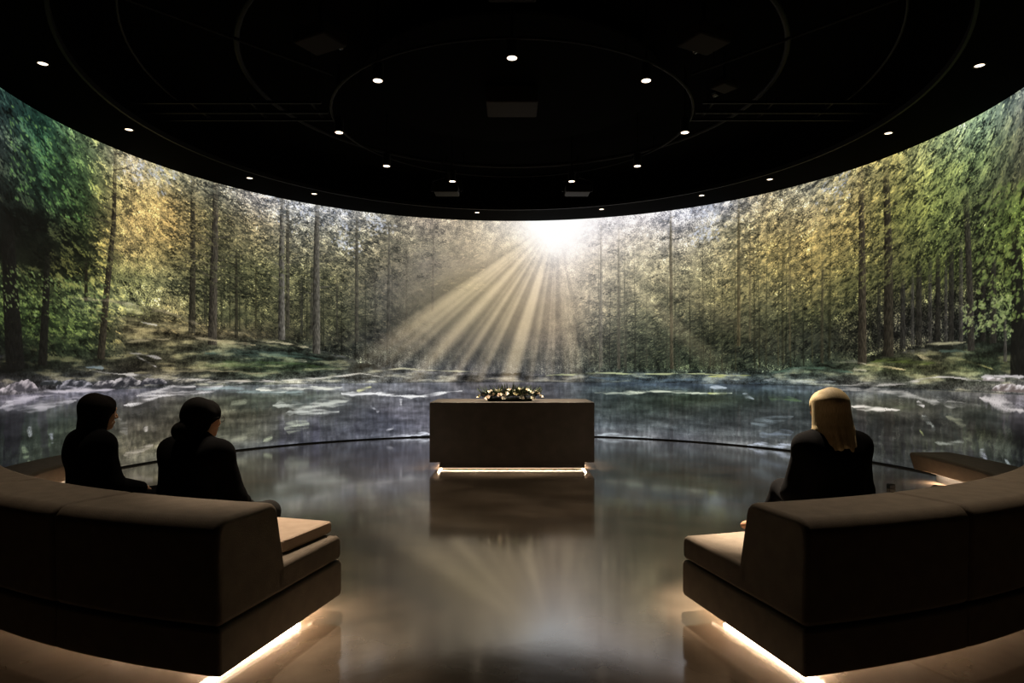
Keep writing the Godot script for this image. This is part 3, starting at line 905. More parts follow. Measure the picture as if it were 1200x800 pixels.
	for s in [
		[[Vector2(-98.9, 1.01), Vector2(-92.8, 1.04), Vector2(-86.8, 1.06), Vector2(-78.4, 1.08)], 16.2, 13.8, "c4bcc6", 0.8800000000000001, 0.25],
		[[Vector2(-98.9, 0.92), Vector2(-92.8, 0.92), Vector2(-85.3, 0.94)], 18.0, 12.8, "c8c2c8", 0.77, 0.3],
		[[Vector2(-95.8, 1.01), Vector2(-89.8, 0.97), Vector2(-82.2, 0.97)], 13.1, 13.3, "a8a2ac", 0.66, 0.35],
		[[Vector2(-76.9, 0.86), Vector2(-73.1, 0.91), Vector2(-65.3, 0.96), Vector2(-58.6, 1.07)], 16.4, 16.5, "dcd6d4", 0.935, 0.25],
		[[Vector2(-74.6, 0.97), Vector2(-68.4, 1.06), Vector2(-63.7, 1.08)], 12.0, 10.6, "d0cac8", 0.8800000000000001, 0.25],
		[[Vector2(-63.7, 1.04), Vector2(-52.4, 0.97), Vector2(-42.3, 0.89)], 13.2, 15.3, "a0b4b4", 0.66, 0.35],
		[[Vector2(-52.4, 1.01), Vector2(-44.0, 0.98), Vector2(-35.2, 1.00)], 17.3, 12.7, "ececdc", 0.935, 0.3],
		[[Vector2(-35.5, 0.89), Vector2(-28.6, 0.87), Vector2(-21.5, 0.81), Vector2(-10.4, 0.87)], 15.9, 10.2, "eaeaea", 0.9900000000000001, 0.1],
		[[Vector2(-32.4, 0.93), Vector2(-29.3, 1.00)], 9.6, 6.5, "d8d8a0", 0.8800000000000001, 0.1],
		[[Vector2(-49.1, 0.67), Vector2(-42.3, 0.70), Vector2(-33.4, 0.74)], 26.5, 22.4, "d4d8cc", 0.77, 0.35],
		[[Vector2(-46.6, 0.54), Vector2(-42.3, 0.55), Vector2(-35.9, 0.55)], 26.9, 19.0, "d8dcd4", 0.77, 0.35],
		[[Vector2(-46.7, 0.24), Vector2(-44.0, 0.31), Vector2(-42.0, 0.39)], 41.9, 27.6, "ccd4bc", 0.77, 0.3],
		[[Vector2(-51.0, 0.13), Vector2(-49.1, 0.17)], 29.1, 23.6, "c4cca8", 0.66, 0.3],
		[[Vector2(-29.6, 0.65), Vector2(-27.7, 0.53)], 13.0, 9.8, "dcdce4", 0.66, 0.3],
		[[Vector2(-26.4, 0.16), Vector2(-24.7, 0.22)], 9.9, 9.9, "e8e8f0", 0.8800000000000001, 0.2],
		[[Vector2(-27.7, 0.04), Vector2(-22.4, 0.05), Vector2(-17.1, 0.06)], 13.1, 13.5, "e0e4f0", 0.935, 0.3],
		[[Vector2(-23.3, 0.78), Vector2(-23.3, 0.61)], 10.0, 6.6, "dcdce0", 0.66, 0.1],
		[[Vector2(17.4, 0.87), Vector2(28.6, 0.90), Vector2(45.4, 0.91)], 10.1, 7.5, "d4dcc4", 0.935, 0.15],
		[[Vector2(40.6, 0.91), Vector2(44.4, 0.91)], 12.4, 9.1, "c8d070", 0.66, 0.1],
		[[Vector2(41.0, 1.01), Vector2(44.4, 1.00)], 9.3, 9.1, "c8d4e0", 0.77, 0.2],
		[[Vector2(18.0, 0.02), Vector2(23.3, 0.03), Vector2(29.4, 0.03)], 16.8, 16.3, "ccd8e0", 0.77, 0.35],
		[[Vector2(47.4, 0.90), Vector2(49.7, 0.82)], 11.9, 8.8, "b4c0c8", 0.77, 0.2],
		[[Vector2(48.4, 0.05), Vector2(54.8, 0.07), Vector2(59.7, 0.08)], 20.7, 13.7, "ccd6e8", 0.8800000000000001, 0.3],
		[[Vector2(49.1, 0.37), Vector2(53.2, 0.49), Vector2(57.3, 0.57)], 29.5, 16.7, "98a8b0", 0.55, 0.4],
		[[Vector2(50.7, 0.24), Vector2(57.3, 0.32)], 26.2, 16.7, "8c9cb0", 0.55, 0.4],
		[[Vector2(52.4, 0.86), Vector2(58.9, 0.82)], 17.3, 11.0, "6c8c58", 0.55, 0.3],
		[[Vector2(64.5, 1.03), Vector2(71.5, 1.03), Vector2(77.7, 1.00), Vector2(85.3, 0.93), Vector2(91.3, 0.91)], 13.1, 11.9, "bcb8b0", 0.8250000000000001, 0.2],
		[[Vector2(68.1, 0.79), Vector2(73.1, 0.79), Vector2(76.9, 0.81)], 12.7, 9.4, "e8e0d4", 0.9900000000000001, 0.15],
		[[Vector2(79.8, 0.90), Vector2(81.2, 0.84)], 11.3, 8.9, "ece4e0", 0.935, 0.2],
		[[Vector2(91.0, 1.01), Vector2(95.1, 0.95), Vector2(98.9, 0.92)], 14.0, 25.2, "cac2c0", 0.935, 0.1],
		[[Vector2(80.7, 0.72), Vector2(82.5, 0.62), Vector2(82.8, 0.54)], 15.7, 13.2, "c4c8c0", 0.66, 0.3],
		[[Vector2(80.3, 0.53), Vector2(81.0, 0.46)], 11.3, 9.0, "b0b878", 0.77, 0.2],
		[[Vector2(83.1, 0.44), Vector2(88.3, 0.47)], 15.3, 12.4, "b0b4a8", 0.66, 0.4],
		[[Vector2(85.0, 0.73), Vector2(88.6, 0.67)], 12.9, 12.3, "9c9c80", 0.66, 0.35],
		[[Vector2(91.0, 0.40), Vector2(92.2, 0.29)], 15.9, 13.7, "b8bcc8", 0.66, 0.35],
		[[Vector2(95.5, 0.37), Vector2(96.7, 0.30)], 15.1, 11.1, "c0ccd0", 0.66, 0.3],
		[[Vector2(-87.5, 0.33), Vector2(-86.8, 0.53)], 10.4, 8.4, "c0d0c4", 0.66, 0.3],
		[[Vector2(-94.6, 0.51), Vector2(-93.4, 0.26)], 19.0, 15.5, "889878", 0.66, 0.3],
		[[Vector2(-93.8, 0.70), Vector2(-93.4, 0.58)], 11.5, 9.7, "b0b4b8", 0.66, 0.3],
		[[Vector2(-89.8, 0.61), Vector2(-89.5, 0.46)], 12.1, 10.2, "a8acb8", 0.66, 0.3],
		[[Vector2(-77.7, 0.68), Vector2(-76.2, 0.45)], 23.2, 18.9, "a09c94", 0.55, 0.4],
		[[Vector2(-73.1, 0.52), Vector2(-72.8, 0.45)], 17.0, 14.6, "c8c0b8", 0.77, 0.1],
		[[Vector2(-76.9, 0.15), Vector2(-74.6, 0.18), Vector2(-71.5, 0.24)], 28.1, 19.7, "c4b8a8", 0.66, 0.35],
		[[Vector2(-57.3, 0.75), Vector2(-54.0, 0.81)], 22.3, 17.1, "b0b498", 0.55, 0.3],
		[[Vector2(-59.7, 0.15), Vector2(-54.0, 0.21)], 27.3, 22.8, "a8a890", 0.55, 0.35],
	]:
		stroke(s[0], s[1], s[2], Color(s[3]), s[4], s[5], 0.0, int(s[1] * 37.0))
	var out := PackedByteArray()
	out.resize(PW * PH * 3)
	for k in range(0, out.size(), 3):
		# printed a little harder and a little less colourful than painted
		var grey := (pic[k] * 0.3 + pic[k + 1] * 0.59 + pic[k + 2] * 0.11) * 0.13
		for j in 3:
			var c := pic[k + j] * 0.87 + grey
			c = maxf((c - 0.36) * 1.1 + 0.36, c * 0.5)
			out[k + j] = int(clampf(c, 0.0, 1.0) * 255.0)
	pic.resize(0)
	return Image.create_from_data(PW, PH, false, Image.FORMAT_RGB8, out)

# ------------------------------------------------------------------ the room
func build_shell() -> void:
	structure("floor", box_mesh(Vector3(17, 0.2, 20), 0.01), M.floor, Vector3(0, -0.1, 1.5))
	structure("ceiling", box_mesh(Vector3(17, 0.2, 20), 0.01), M.black_wall, Vector3(0, 4.95, 1.5))
	structure("wall_left", box_mesh(Vector3(0.2, 4.85, 20), 0.01), M.black_wall, Vector3(-8.4, 2.425, 1.5))
	structure("wall_right", box_mesh(Vector3(0.2, 4.85, 20), 0.01), M.black_wall, Vector3(8.4, 2.425, 1.5))
	structure("wall_front", box_mesh(Vector3(16.6, 4.85, 0.2), 0.01), M.black_wall, Vector3(0, 2.425, -8.4))
	structure("wall_back", box_mesh(Vector3(16.6, 4.85, 0.2), 0.01), M.black_wall, Vector3(0, 2.425, 11.4))
	# the black ring of ceiling that ends just above the screen
	structure("trim_1", arc_band(4.50, 5.62, SCREEN_H, 4.85, 0.0, TAU, 128), M.black_wall)
	structure("trim_2", arc_band(4.47, 4.50, SCREEN_H - 0.012, 4.36, 0.0, TAU, 128), M.rig)

func build_screen() -> void:
	var still := paint_still()
	var t := thing("curved_screen", "tall curved wall screen showing a sunlit forest around a still lake", "screen")
	for half in 2:
		var im := still.get_region(Rect2i(half * PW / 2, 0, PW / 2, PH))
		var mat := plain(Color("101010"), 0.7)
		mat.emission_enabled = true
		mat.emission = Color.WHITE
		mat.emission_operator = BaseMaterial3D.EMISSION_OP_MULTIPLY
		mat.emission_texture = ImageTexture.create_from_image(im)
		mat.emission_energy_multiplier = SCREEN_GLOW
		mat.texture_repeat = false
		var g := Geo.new()
		var steps := 80
		for s in steps + 1:
			var f := float(s) / steps
			var deg := lerpf(-120.0, 0.0, f) + 120.0 * half
			var a := PI - deg_to_rad(deg)
			for e in 2:
				g.vert(polar(SCREEN_R, SCREEN_H * e if e == 1 else 0.022, a), polar(-1, 0, a), Vector2(f, 1.0 - e if e == 1 else 1.0 - 0.022 / SCREEN_H))
		for s in steps:
			g.quad(s * 2, s * 2 + 2, s * 2 + 3, s * 2 + 1)
		part("screen_panel", g.done(), mat, t)
	part("backing", arc_band(SCREEN_R + 0.004, SCREEN_R + 0.08, 0.0, SCREEN_H, PI - deg_to_rad(120), PI + deg_to_rad(120), 120), M.black, t)
	part("foot_trim", arc_band(SCREEN_R - 0.012, SCREEN_R + 0.003, 0.0, 0.022, PI - deg_to_rad(120), PI + deg_to_rad(120), 120), M.black, t)

# ------------------------------------------------------------------ lamps overhead
func downlight(r: float, y: float, deg: float, energy: float, label: String, group: String, aim: Vector3, cone: float, housing: bool) -> void:
	var a := PI - deg_to_rad(deg)
	var t := thing("ceiling_downlight", label, "lamp", polar(r, y, a), 0.0, group)
	if housing:
		part("housing", lathe_mesh([Vector2(0.0, 0.17), Vector2(0.045, 0.17), Vector2(0.052, 0.16), Vector2(0.052, 0.0), Vector2(0.044, 0.0), Vector2(0.040, 0.012)], 20), M.rig, t)
		part("stem", tube_mesh([Vector3(0, 0.16, 0), Vector3(0, 4.86 - y, 0)], 0.012), M.rig, t)
	else:
		part("rim", lathe_mesh([Vector2(0.062, 0.004), Vector2(0.062, -0.004), Vector2(0.044, -0.006), Vector2(0.042, 0.004)], 20), M.rig, t)
	part("bulb", lathe_mesh([Vector2(0.0, 0.002), Vector2(0.043, 0.002), Vector2(0.043, -0.001), Vector2(0.0, -0.002)], 20), M.bulb, t)
	var s := SpotLight3D.new()
	s.name = "beam"
	s.light_color = Color(1.0, 0.91, 0.80)
	s.light_energy = energy
	s.light_size = 0.04
	s.spot_range = 14.0
	s.spot_attenuation = 2.0
	s.spot_angle = cone
	s.spot_angle_attenuation = 1.0
	s.shadow_enabled = true
	t.add_child(s)
	s.position = Vector3(0, -0.015, 0)
	var d := (aim - t.position).normalized()
	s.look_at_from_position(t.position + Vector3(0, -0.015, 0), t.position + Vector3(0, -0.015, 0) + d, Vector3.BACK if absf(d.y) > 0.98 else Vector3.UP)

func build_overhead() -> void:
	var where := {-180.0: "nearest the camera", -140.7: "on the near left", 140.7: "on the near right", -95.2: "at the far left", 95.2: "at the far right", -57.4: "behind on the left", 57.4: "behind on the right", -25.7: "left above the projector yoke", 25.7: "right above the projector yoke"}
	for deg in where:
		var a := PI - deg_to_rad(deg)
		var over: bool = absf(deg) < 30.0     # the two at the back light the plinth's top
		downlight(2.0, 4.07, deg, RING_LIGHT * (14.0 if over else 1.0), "small lit spotlight of the round ceiling ring, " + where[deg], "spotlights on the ceiling ring", Vector3(signf(deg) * 0.45, 0.9, -1.55) if over else polar(2.2, 0, a), 17.0 if over else 34.0, true)
	var rim := {-107.0: "leftmost in the picture", -85.5: "above the tall dark tree", -59.0: "above the two grey trunks", -44.8: "above the pale left sky", -8.0: "left of the sun glow", 20.5: "right of the sun glow", 43.0: "above the blue patch of sky", 58.0: "above the golden trees", 84.0: "above the bright green trees", 106.5: "rightmost in the picture"}
	for deg in rim:
		downlight(4.75, SCREEN_H - 0.003, deg, RIM_LIGHT, "small round downlight in the black rim over the screen, " + rim[deg], "downlights in the black rim", polar(3.9, 0, PI - deg_to_rad(deg)), 30.0, false)
	# two over the benches: one on each pool of light
	downlight(2.9, 4.45, -148.0, BENCH_LIGHT, "ceiling spotlight over the left curved bench", "spotlights over the benches", Vector3(-1.22, 0.48, 4.22), 11.0, true)
	downlight(2.9, 4.45, 148.0, BENCH_LIGHT * 6.0, "ceiling spotlight over the right curved bench", "spotlights over the benches", Vector3(1.50, 0.42, 3.90), 9.0, true)
	for s in [-1, 1]:
		downlight(3.6, 4.45, s * 143.0, BACK_LIGHT * (1.6 if s > 0 else 1.0), "ceiling spotlight washing the %s bench back" % ["left", "", "right"][s + 1], "spotlights over the benches", Vector3(s * 2.3, 0.6, 4.2), 30.0, true)
	# rings and pipes of the rig
	var t := thing("ceiling_ring", "black round ceiling ring carrying the inner spotlights", "ceiling rig", Vector3.ZERO)
	part("ring_tube", ring_tube(2.06, 4.22, 0, TAU, 0.014, 72), M.rig, t)
	for k in 6:
		var a := TAU * (k + 0.5) / 6
		part("hanger", tube_mesh([polar(2.06, 4.22, a), polar(2.06, 4.87, a)], 0.006), M.rig, t)
	t = thing("ceiling_disc", "dark round acoustic panel inside the ceiling ring", "ceiling panel", Vector3(0, 4.62, 0))
	part("panel", lathe_mesh([Vector2(0, 0.05), Vector2(1.70, 0.05), Vector2(1.73, 0.04), Vector2(1.73, 0.01), Vector2(1.70, 0.0), Vector2(0, 0)], 64), M.black_wall, t)
	for k in 4:
		var a := TAU * (k + 0.5) / 4
		part("hanger", tube_mesh([polar(1.3, 0.04, a), polar(1.3, 0.26, a)], 0.008), M.rig, t)
	t = thing("outer_ring", "larger thin black ring high above the ceiling ring", "ceiling rig", Vector3.ZERO)
	part("ring_tube", ring_tube(3.0, 4.66, 0, TAU, 0.03, 80), M.rig, t)
	for k in 6:
		var a := TAU * (k + 0.25) / 6
		part("hanger", tube_mesh([polar(3.0, 4.66, a), polar(3.0, 4.87, a)], 0.01), M.rig, t)
	for s in [-1, 1]:
		var side: String = ["left", "", "right"][s + 1]
		t = thing("curved_pipe", "thin curved pipe under the black ceiling at upper " + side, "pipe", Vector3.ZERO, 0.0, "curved ceiling pipes")
		var pts := []
		for k in 13:
			pts.append(polar(4.0, 4.56, deg_to_rad(s * lerpf(56, 92, k / 12.0))))
		part("pipe", tube_mesh(pts, 0.012), M.rig, t)
		for k in [1, 6, 11]:
			part("hanger", tube_mesh([pts[k], Vector3(pts[k].x, 4.87, pts[k].z)], 0.006), M.rig, t)
		t = thing("spoke_pipe", "straight dark pipe running from the ceiling ring towards upper " + side, "pipe", Vector3.ZERO, 0.0, "spoke pipes")
		part("pipe", tube_mesh([Vector3(s * 1.92, 4.5, 0.72), Vector3(s * 3.6, 4.5, 2.5)], 0.016), M.rig, t)
		for p in [Vector3(s * 2.1, 4.5, 0.91), Vector3(s * 3.4, 4.5, 2.29)]:
			part("hanger", tube_mesh([p, Vector3(p.x, 4.87, p.z)], 0.006), M.rig, t)
		t = thing("cable_tray", "long dark ceiling tray of three rails on the %s of the ring" % side, "ceiling tray", Vector3.ZERO, 0.0, "ceiling trays")
		for z in [-0.02, -0.32, -0.56]:
			part("rail", box_mesh(Vector3(2.45, 0.035, 0.035), 0.006), M.rig, t, Vector3(s * 3.48, 4.5, z))
		for k in 4:
			var x: float = s * (2.4 + k * 0.72)
			part("cross_bar", box_mesh(Vector3(0.03, 0.03, 0.6), 0.006), M.rig, t, Vector3(x, 4.533, -0.29))
			part("hanger", tube_mesh([Vector3(x, 4.54, -0.29), Vector3(x, 4.87, -0.29)], 0.006), M.rig, t)
		projector(Vector3(s * 1.08, 4.30, -3.13), 0.0, "small black projector in a yoke above the %s of the sun glow" % side, true)
		projector(Vector3(s * 1.84, 4.52, 1.45), s * 0.5, "dark brown box projector beside the ceiling ring, upper " + side, false)
	projector(Vector3(2.36, 4.50, 0.45), 0.6, "pale small box projector right of the ceiling ring", false, 0.62)
	projector(Vector3(0.0, 4.40, 2.55), PI, "dark projector on a post above the nearest ring spotlight", false)
	projector(Vector3(0.0, 4.50, 0.0), 0.0, "large dark brown projector in the middle of the ceiling ring", false, 1.5)

func projector(at: Vector3, turn: float, label: String, yoke: bool, scale_ := 1.0) -> void:
	var t := thing("ceiling_projector", label, "projector", at, turn, "ceiling projectors")
	var k := scale_
	part("body", box_mesh(Vector3(0.40, 0.13, 0.32) * k, 0.02, 3), M.rig_box if not yoke else M.rig, t)
	var g := Geo.new()
	lathe(g, [Vector2(0, 0.05), Vector2(0.035, 0.05), Vector2(0.045, 0.04), Vector2(0.045, -0.02)], 16, Transform3D(Basis(Vector3.RIGHT, -PI / 2), Vector3(0.08, 0, -0.17)))
	part("lens", g.done(), M.lens, t)
	part("mount_post", tube_mesh([Vector3(0, 0.06 * k, 0), Vector3(0, 4.87 - at.y, 0)], 0.022), M.rig, t)
	if yoke:
		for s in [-1, 1]:
			part("yoke_arm", tube_mesh([Vector3(s * 0.24, -0.02, 0), Vector3(s * 0.24, 0.15, 0), Vector3(s * 0.03, 0.22, 0)], 0.014), M.rig, t)
	else:
		for s in [-1, 1]:
			part("bracket", box_mesh(Vector3(0.03, 0.05, 0.26) * k, 0.006), M.rig, t, Vector3(s * 0.12, 0.085, 0) * k)

# ------------------------------------------------------------------ seats
func strip_light(parent: Node3D, at: Vector3, turn: float, length: float, energy: float, tilt := 0.0) -> void:
	# a thin lamp that shines down; tilt turns it outward
	var l := AreaLight3D.new()
	l.name = "strip_lamp"
	l.area_size = Vector2(length, 0.02)
	l.light_color = Color(1.0, 0.87, 0.73)
	l.light_energy = energy
	l.area_range = 6.0
	l.area_attenuation = 2.0
	l.shadow_enabled = true
	parent.add_child(l, true)
	l.transform = Transform3D(Basis(Vector3.UP, turn) * Basis(Vector3.RIGHT, -PI / 2 - tilt), at)

func bench(side: int, label: String) -> void:
	var t := thing("curved_bench", label, "bench", Vector3.ZERO, 0.0, "curved benches with backs")
	var base := round_profile([Vector2(4.16, 0.085), Vector2(5.20, 0.085), Vector2(5.20, 0.285), Vector2(4.16, 0.285)], [0.03, 0.02, 0.02, 0.03])
	var seat := round_profile([Vector2(4.165, 0.292), Vector2(4.80, 0.292), Vector2(4.80, 0.425), Vector2(4.165, 0.425)], [0.03, 0.03, 0.03, 0.045])
	var back := round_profile([Vector2(4.69, 0.292), Vector2(5.205, 0.292), Vector2(5.215, 0.735), Vector2(4.79, 0.735)], [0.032, 0.032, 0.07, 0.07], 6)
	var cuts := [13.3, 23.5, 33.7, 43.9, 54.1]
	for k in 4:
		var a0 := deg_to_rad(side * cuts[k])
		var a1 := deg_to_rad(side * cuts[k + 1])
		part("base", arc_sweep(base, a0, a1, 10, 0.017), M.bench, t)
		part("seat_cushion", arc_sweep(seat, a0, a1, 10, 0.024), M.bench, t)
		part("backrest", arc_sweep(back, a0, a1, 10, 0.028), M.bench, t)
	var b0 := deg_to_rad(side * 16.4)
	var b1 := deg_to_rad(side * 53.0)
	part("plinth", arc_band(4.40, 4.76, 0.0, 0.084, b0 + side * 0.01, b1, 24), M.black, t)
	# light strips tucked under the edges of the base
	var e := deg_to_rad(side * 15.55)
	part("light_strip", arc_band(4.80, 4.812, 0.070, 0.0845, b0 + side * 0.05, b1, 40), M.strip, t, Vector3.ZERO, "warm light strip under the back edge")
	part("light_strip", arc_band(4.24, 4.255, 0.070, 0.0845, b0, b1, 40), M.strip, t, Vector3.ZERO, "warm light strip under the front edge")
	part("light_strip", arc_band(4.20, 5.06, 0.070, 0.0845, e, e + side * 0.0024, 2), M.strip, t, Vector3.ZERO, "warm light strip under the end")
	for k in 4:
		var a := deg_to_rad(side * (19.4 + 9.6 * k))
		var first := 1.0 if k == 0 else 0.0
		var ab := deg_to_rad(side * (19.4 + 9.6 * k + 1.2 * first))
		strip_light(t, polar(4.80, 0.072, ab), ab, 0.78 - 0.2 * first, STRIP_LAMP * 2.6, 1.1)
		strip_light(t, polar(4.23, 0.072, a), a, 0.68, STRIP_LAMP, -0.6)
	strip_light(t, polar(4.62, 0.072, deg_to_rad(side * 16.3)), deg_to_rad(side * 16.3) - side * PI / 2, 0.76, STRIP_LAMP * 4.0, 1.0)

func side_bench(side: int, label: String) -> void:
	var t := thing("low_bench", label, "bench", Vector3.ZERO, 0.0, "low backless benches")
	var a0 := deg_to_rad(side * 66.0)
	var a1 := deg_to_rad(side * 93.5)
	var seat := round_profile([Vector2(4.93, 0.12), Vector2(5.38, 0.12), Vector2(5.38, 0.33), Vector2(4.86, 0.33)], [0.02, 0.02, 0.03, 0.03])
	part("seat", arc_sweep(seat, a0, a1, 16, 0.017), M.bench, t)
	part("plinth", arc_band(5.06, 5.34, 0.0, 0.119, deg_to_rad(side * 67.0), deg_to_rad(side * 91.0), 20), M.black, t)
	part("light_strip", arc_band(5.00, 5.015, 0.104, 0.1195, deg_to_rad(side * 67.0), deg_to_rad(side * 91.0), 30), M.strip, t, Vector3.ZERO, "warm light strip under the front edge")
	for k in 2:
		var a := deg_to_rad(side * (73.0 + 12.0 * k))
		strip_light(t, polar(4.99, 0.10, a), a, 1.0, STRIP_LAMP * 8.0)

func build_seats() -> void:
	bench(-1, "brown upholstered curved bench with a backrest where two dark-haired people sit")
	bench(1, "brown upholstered curved bench with a backrest where the blonde person sits")
	side_bench(-1, "low backless brown bench at the foot of the screen, left behind the seated pair")
	side_bench(1, "low backless brown bench at the foot of the screen, right of the blonde person")
	var t := thing("seat_cushion", "flat beige square cushion lying on the end of the left bench seat", "cushion", polar(4.385, 0.4265, deg_to_rad(-16.9)), deg_to_rad(-16.9))
	var g := Geo.new()
	pillow(g, Vector3(0.40, 0.075, 0.46))
	part("cover", g.done(), M.cushion, t)
	for y in [0.012, 0.063]:
		var rim := []
		for k in 49:
			var a := TAU * k / 48.0
			var q := Vector3(cos(a), 0, sin(a))
			var f := pow(pow(absf(q.x), 14.0) + pow(absf(q.z), 14.0), -1.0 / 14.0)
			rim.append(Vector3(q.x * f * 0.200, y, q.z * f * 0.230))
		part("piping", tube_mesh(rim, 0.0035, 0.0035, 6), M.cushion, t)
	t = thing("floor_box", "small black box on the floor beyond the right bench back", "floor box", Vector3(4.28, 0, 0.33))
	part("body", box_mesh(Vector3(0.07, 0.045, 0.07), 0.006), M.black, t, Vector3(0, 0.0225, 0))
	part("lid", box_mesh(Vector3(0.06, 0.006, 0.06), 0.002), M.rig, t, Vector3(0, 0.0475, 0))

func pillow(g: Geo, size: Vector3) -> void:
	# a boxed cushion: upright sides, gently domed faces
	rounded_box(g, size - Vector3(0, 0.012, 0), 0.016, 3, Transform3D(Basis(), Vector3(0, size.y * 0.5, 0)))
	var m := 16
	for s in [-1.0, 1.0]:
		var first := g.v.size()
		for p in m + 1:
			for q in m + 1:
				var u := float(p) / m * 2.0 - 1.0
				var v := float(q) / m * 2.0 - 1.0
				var puff: float = pow((1.0 - u * u) * (1.0 - v * v), 0.6)
				var nn := Vector3(u * 0.06, s, v * 0.06).normalized()
				g.vert(Vector3(u * (size.x * 0.5 - 0.012), size.y * 0.5 + s * (size.y * 0.5 - 0.0065 + 0.0065 * puff), v * (size.z * 0.5 - 0.012)), nn)
		for p in m:
			for q in m:
				var k := first + p * (m + 1) + q
				g.quad(k, k + m + 1, k + m + 2, k + 1)

# ------------------------------------------------------------------ the plinth and its flowers
func build_plinth() -> void:
	var t := thing("plinth", "long dark rectangular plinth glowing underneath in front of the screen", "plinth", Vector3(0, 0, -1.50))
	var d := 1.05
	part("body", box_mesh(Vector3(2.19, 0.785, d), 0.006), M.stone, t, Vector3(0, 0.105 + 0.3925, 0))
	part("top_panel", box_mesh(Vector3(2.19, 0.012, d), 0.005), M.stone, t, Vector3(0, 0.896, 0))
	part("recessed_base", box_mesh(Vector3(1.94, 0.078, d - 0.06), 0.004), M.stone, t, Vector3(0, 0.066, 0))
	part("inner_foot", box_mesh(Vector3(1.70, 0.027, d - 0.4), 0.004), M.black, t, Vector3(0, 0.0135, 0))
	for s in [-1, 1]:
		part("light_strip", box_mesh(Vector3(1.88, 0.012, 0.012), 0.002), M.strip, t, Vector3(0, 0.021, s * (d * 0.5 - 0.075)), "warm light strip under the long edge")
		part("light_strip", box_mesh(Vector3(0.012, 0.012, d - 0.16), 0.002), M.strip, t, Vector3(s * 0.978, 0.055, 0), "warm light strip under the short edge")
		strip_light(t, Vector3(0, 0.014, s * (d * 0.5 - 0.066)), 0.0, 1.86, STRIP_LAMP * 1.6)
		strip_light(t, Vector3(s * 0.99, 0.045, 0), PI / 2, d - 0.2, STRIP_LAMP * 2.4)

func petal_mesh(w: float, h: float, curl: float) -> ArrayMesh:
	# a cupped petal standing on the origin and leaning outward along +Z
	var g := Geo.new()
	var m := 5
	var pts := []
	for p in m + 1:
		var v := float(p) / m
		for q in m + 1:
			var u := float(q) / m * 2.0 - 1.0
			var width := w * sin(PI * (0.12 + 0.70 * v)) * (1.0 if v < 0.9 else 0.85)
			pts.append(Vector3(u * width, h * v * (1.0 - 0.08 * u * u), curl * (v * v * 0.6 - 0.35 * (1.0 - u * u) * (1.0 - v)) + 0.5 * w * u * u * -0.9))
	for p in m + 1:
		for q in m + 1:
			var a: Vector3 = pts[mini(p + 1, m) * (m + 1) + q] - pts[maxi(p - 1, 0) * (m + 1) + q]
			var b: Vector3 = pts[p * (m + 1) + mini(q + 1, m)] - pts[p * (m + 1) + maxi(q - 1, 0)]
			g.vert(pts[p * (m + 1) + q], b.cross(a).normalized())
	for p in m:
		for q in m:
			var k := p * (m + 1) + q
			g.quad(k, k + m + 1, k + m + 2, k + 1)
	return g.done()

func leaf_mesh(l: float, w: float, bend: float) -> ArrayMesh:
	var g := Geo.new()
	var m := 6
	for p in m + 1:
		var v := float(p) / m
		var half := w * 0.5 * pow(sin(PI * clampf(v * 0.96 + 0.03, 0, 1)), 0.8)
		for q in 3:
			var u := q - 1.0
			g.vert(Vector3(u * half, bend * v * v + absf(u) * half * 0.35, -l * v), Vector3(-u * 0.3, 1, 2.0 * bend * v / l).normalized())
	for p in m:
		for q in 2:
			var k := p * 3 + q
			g.quad(k, k + 3, k + 4, k + 1)
	return g.done()

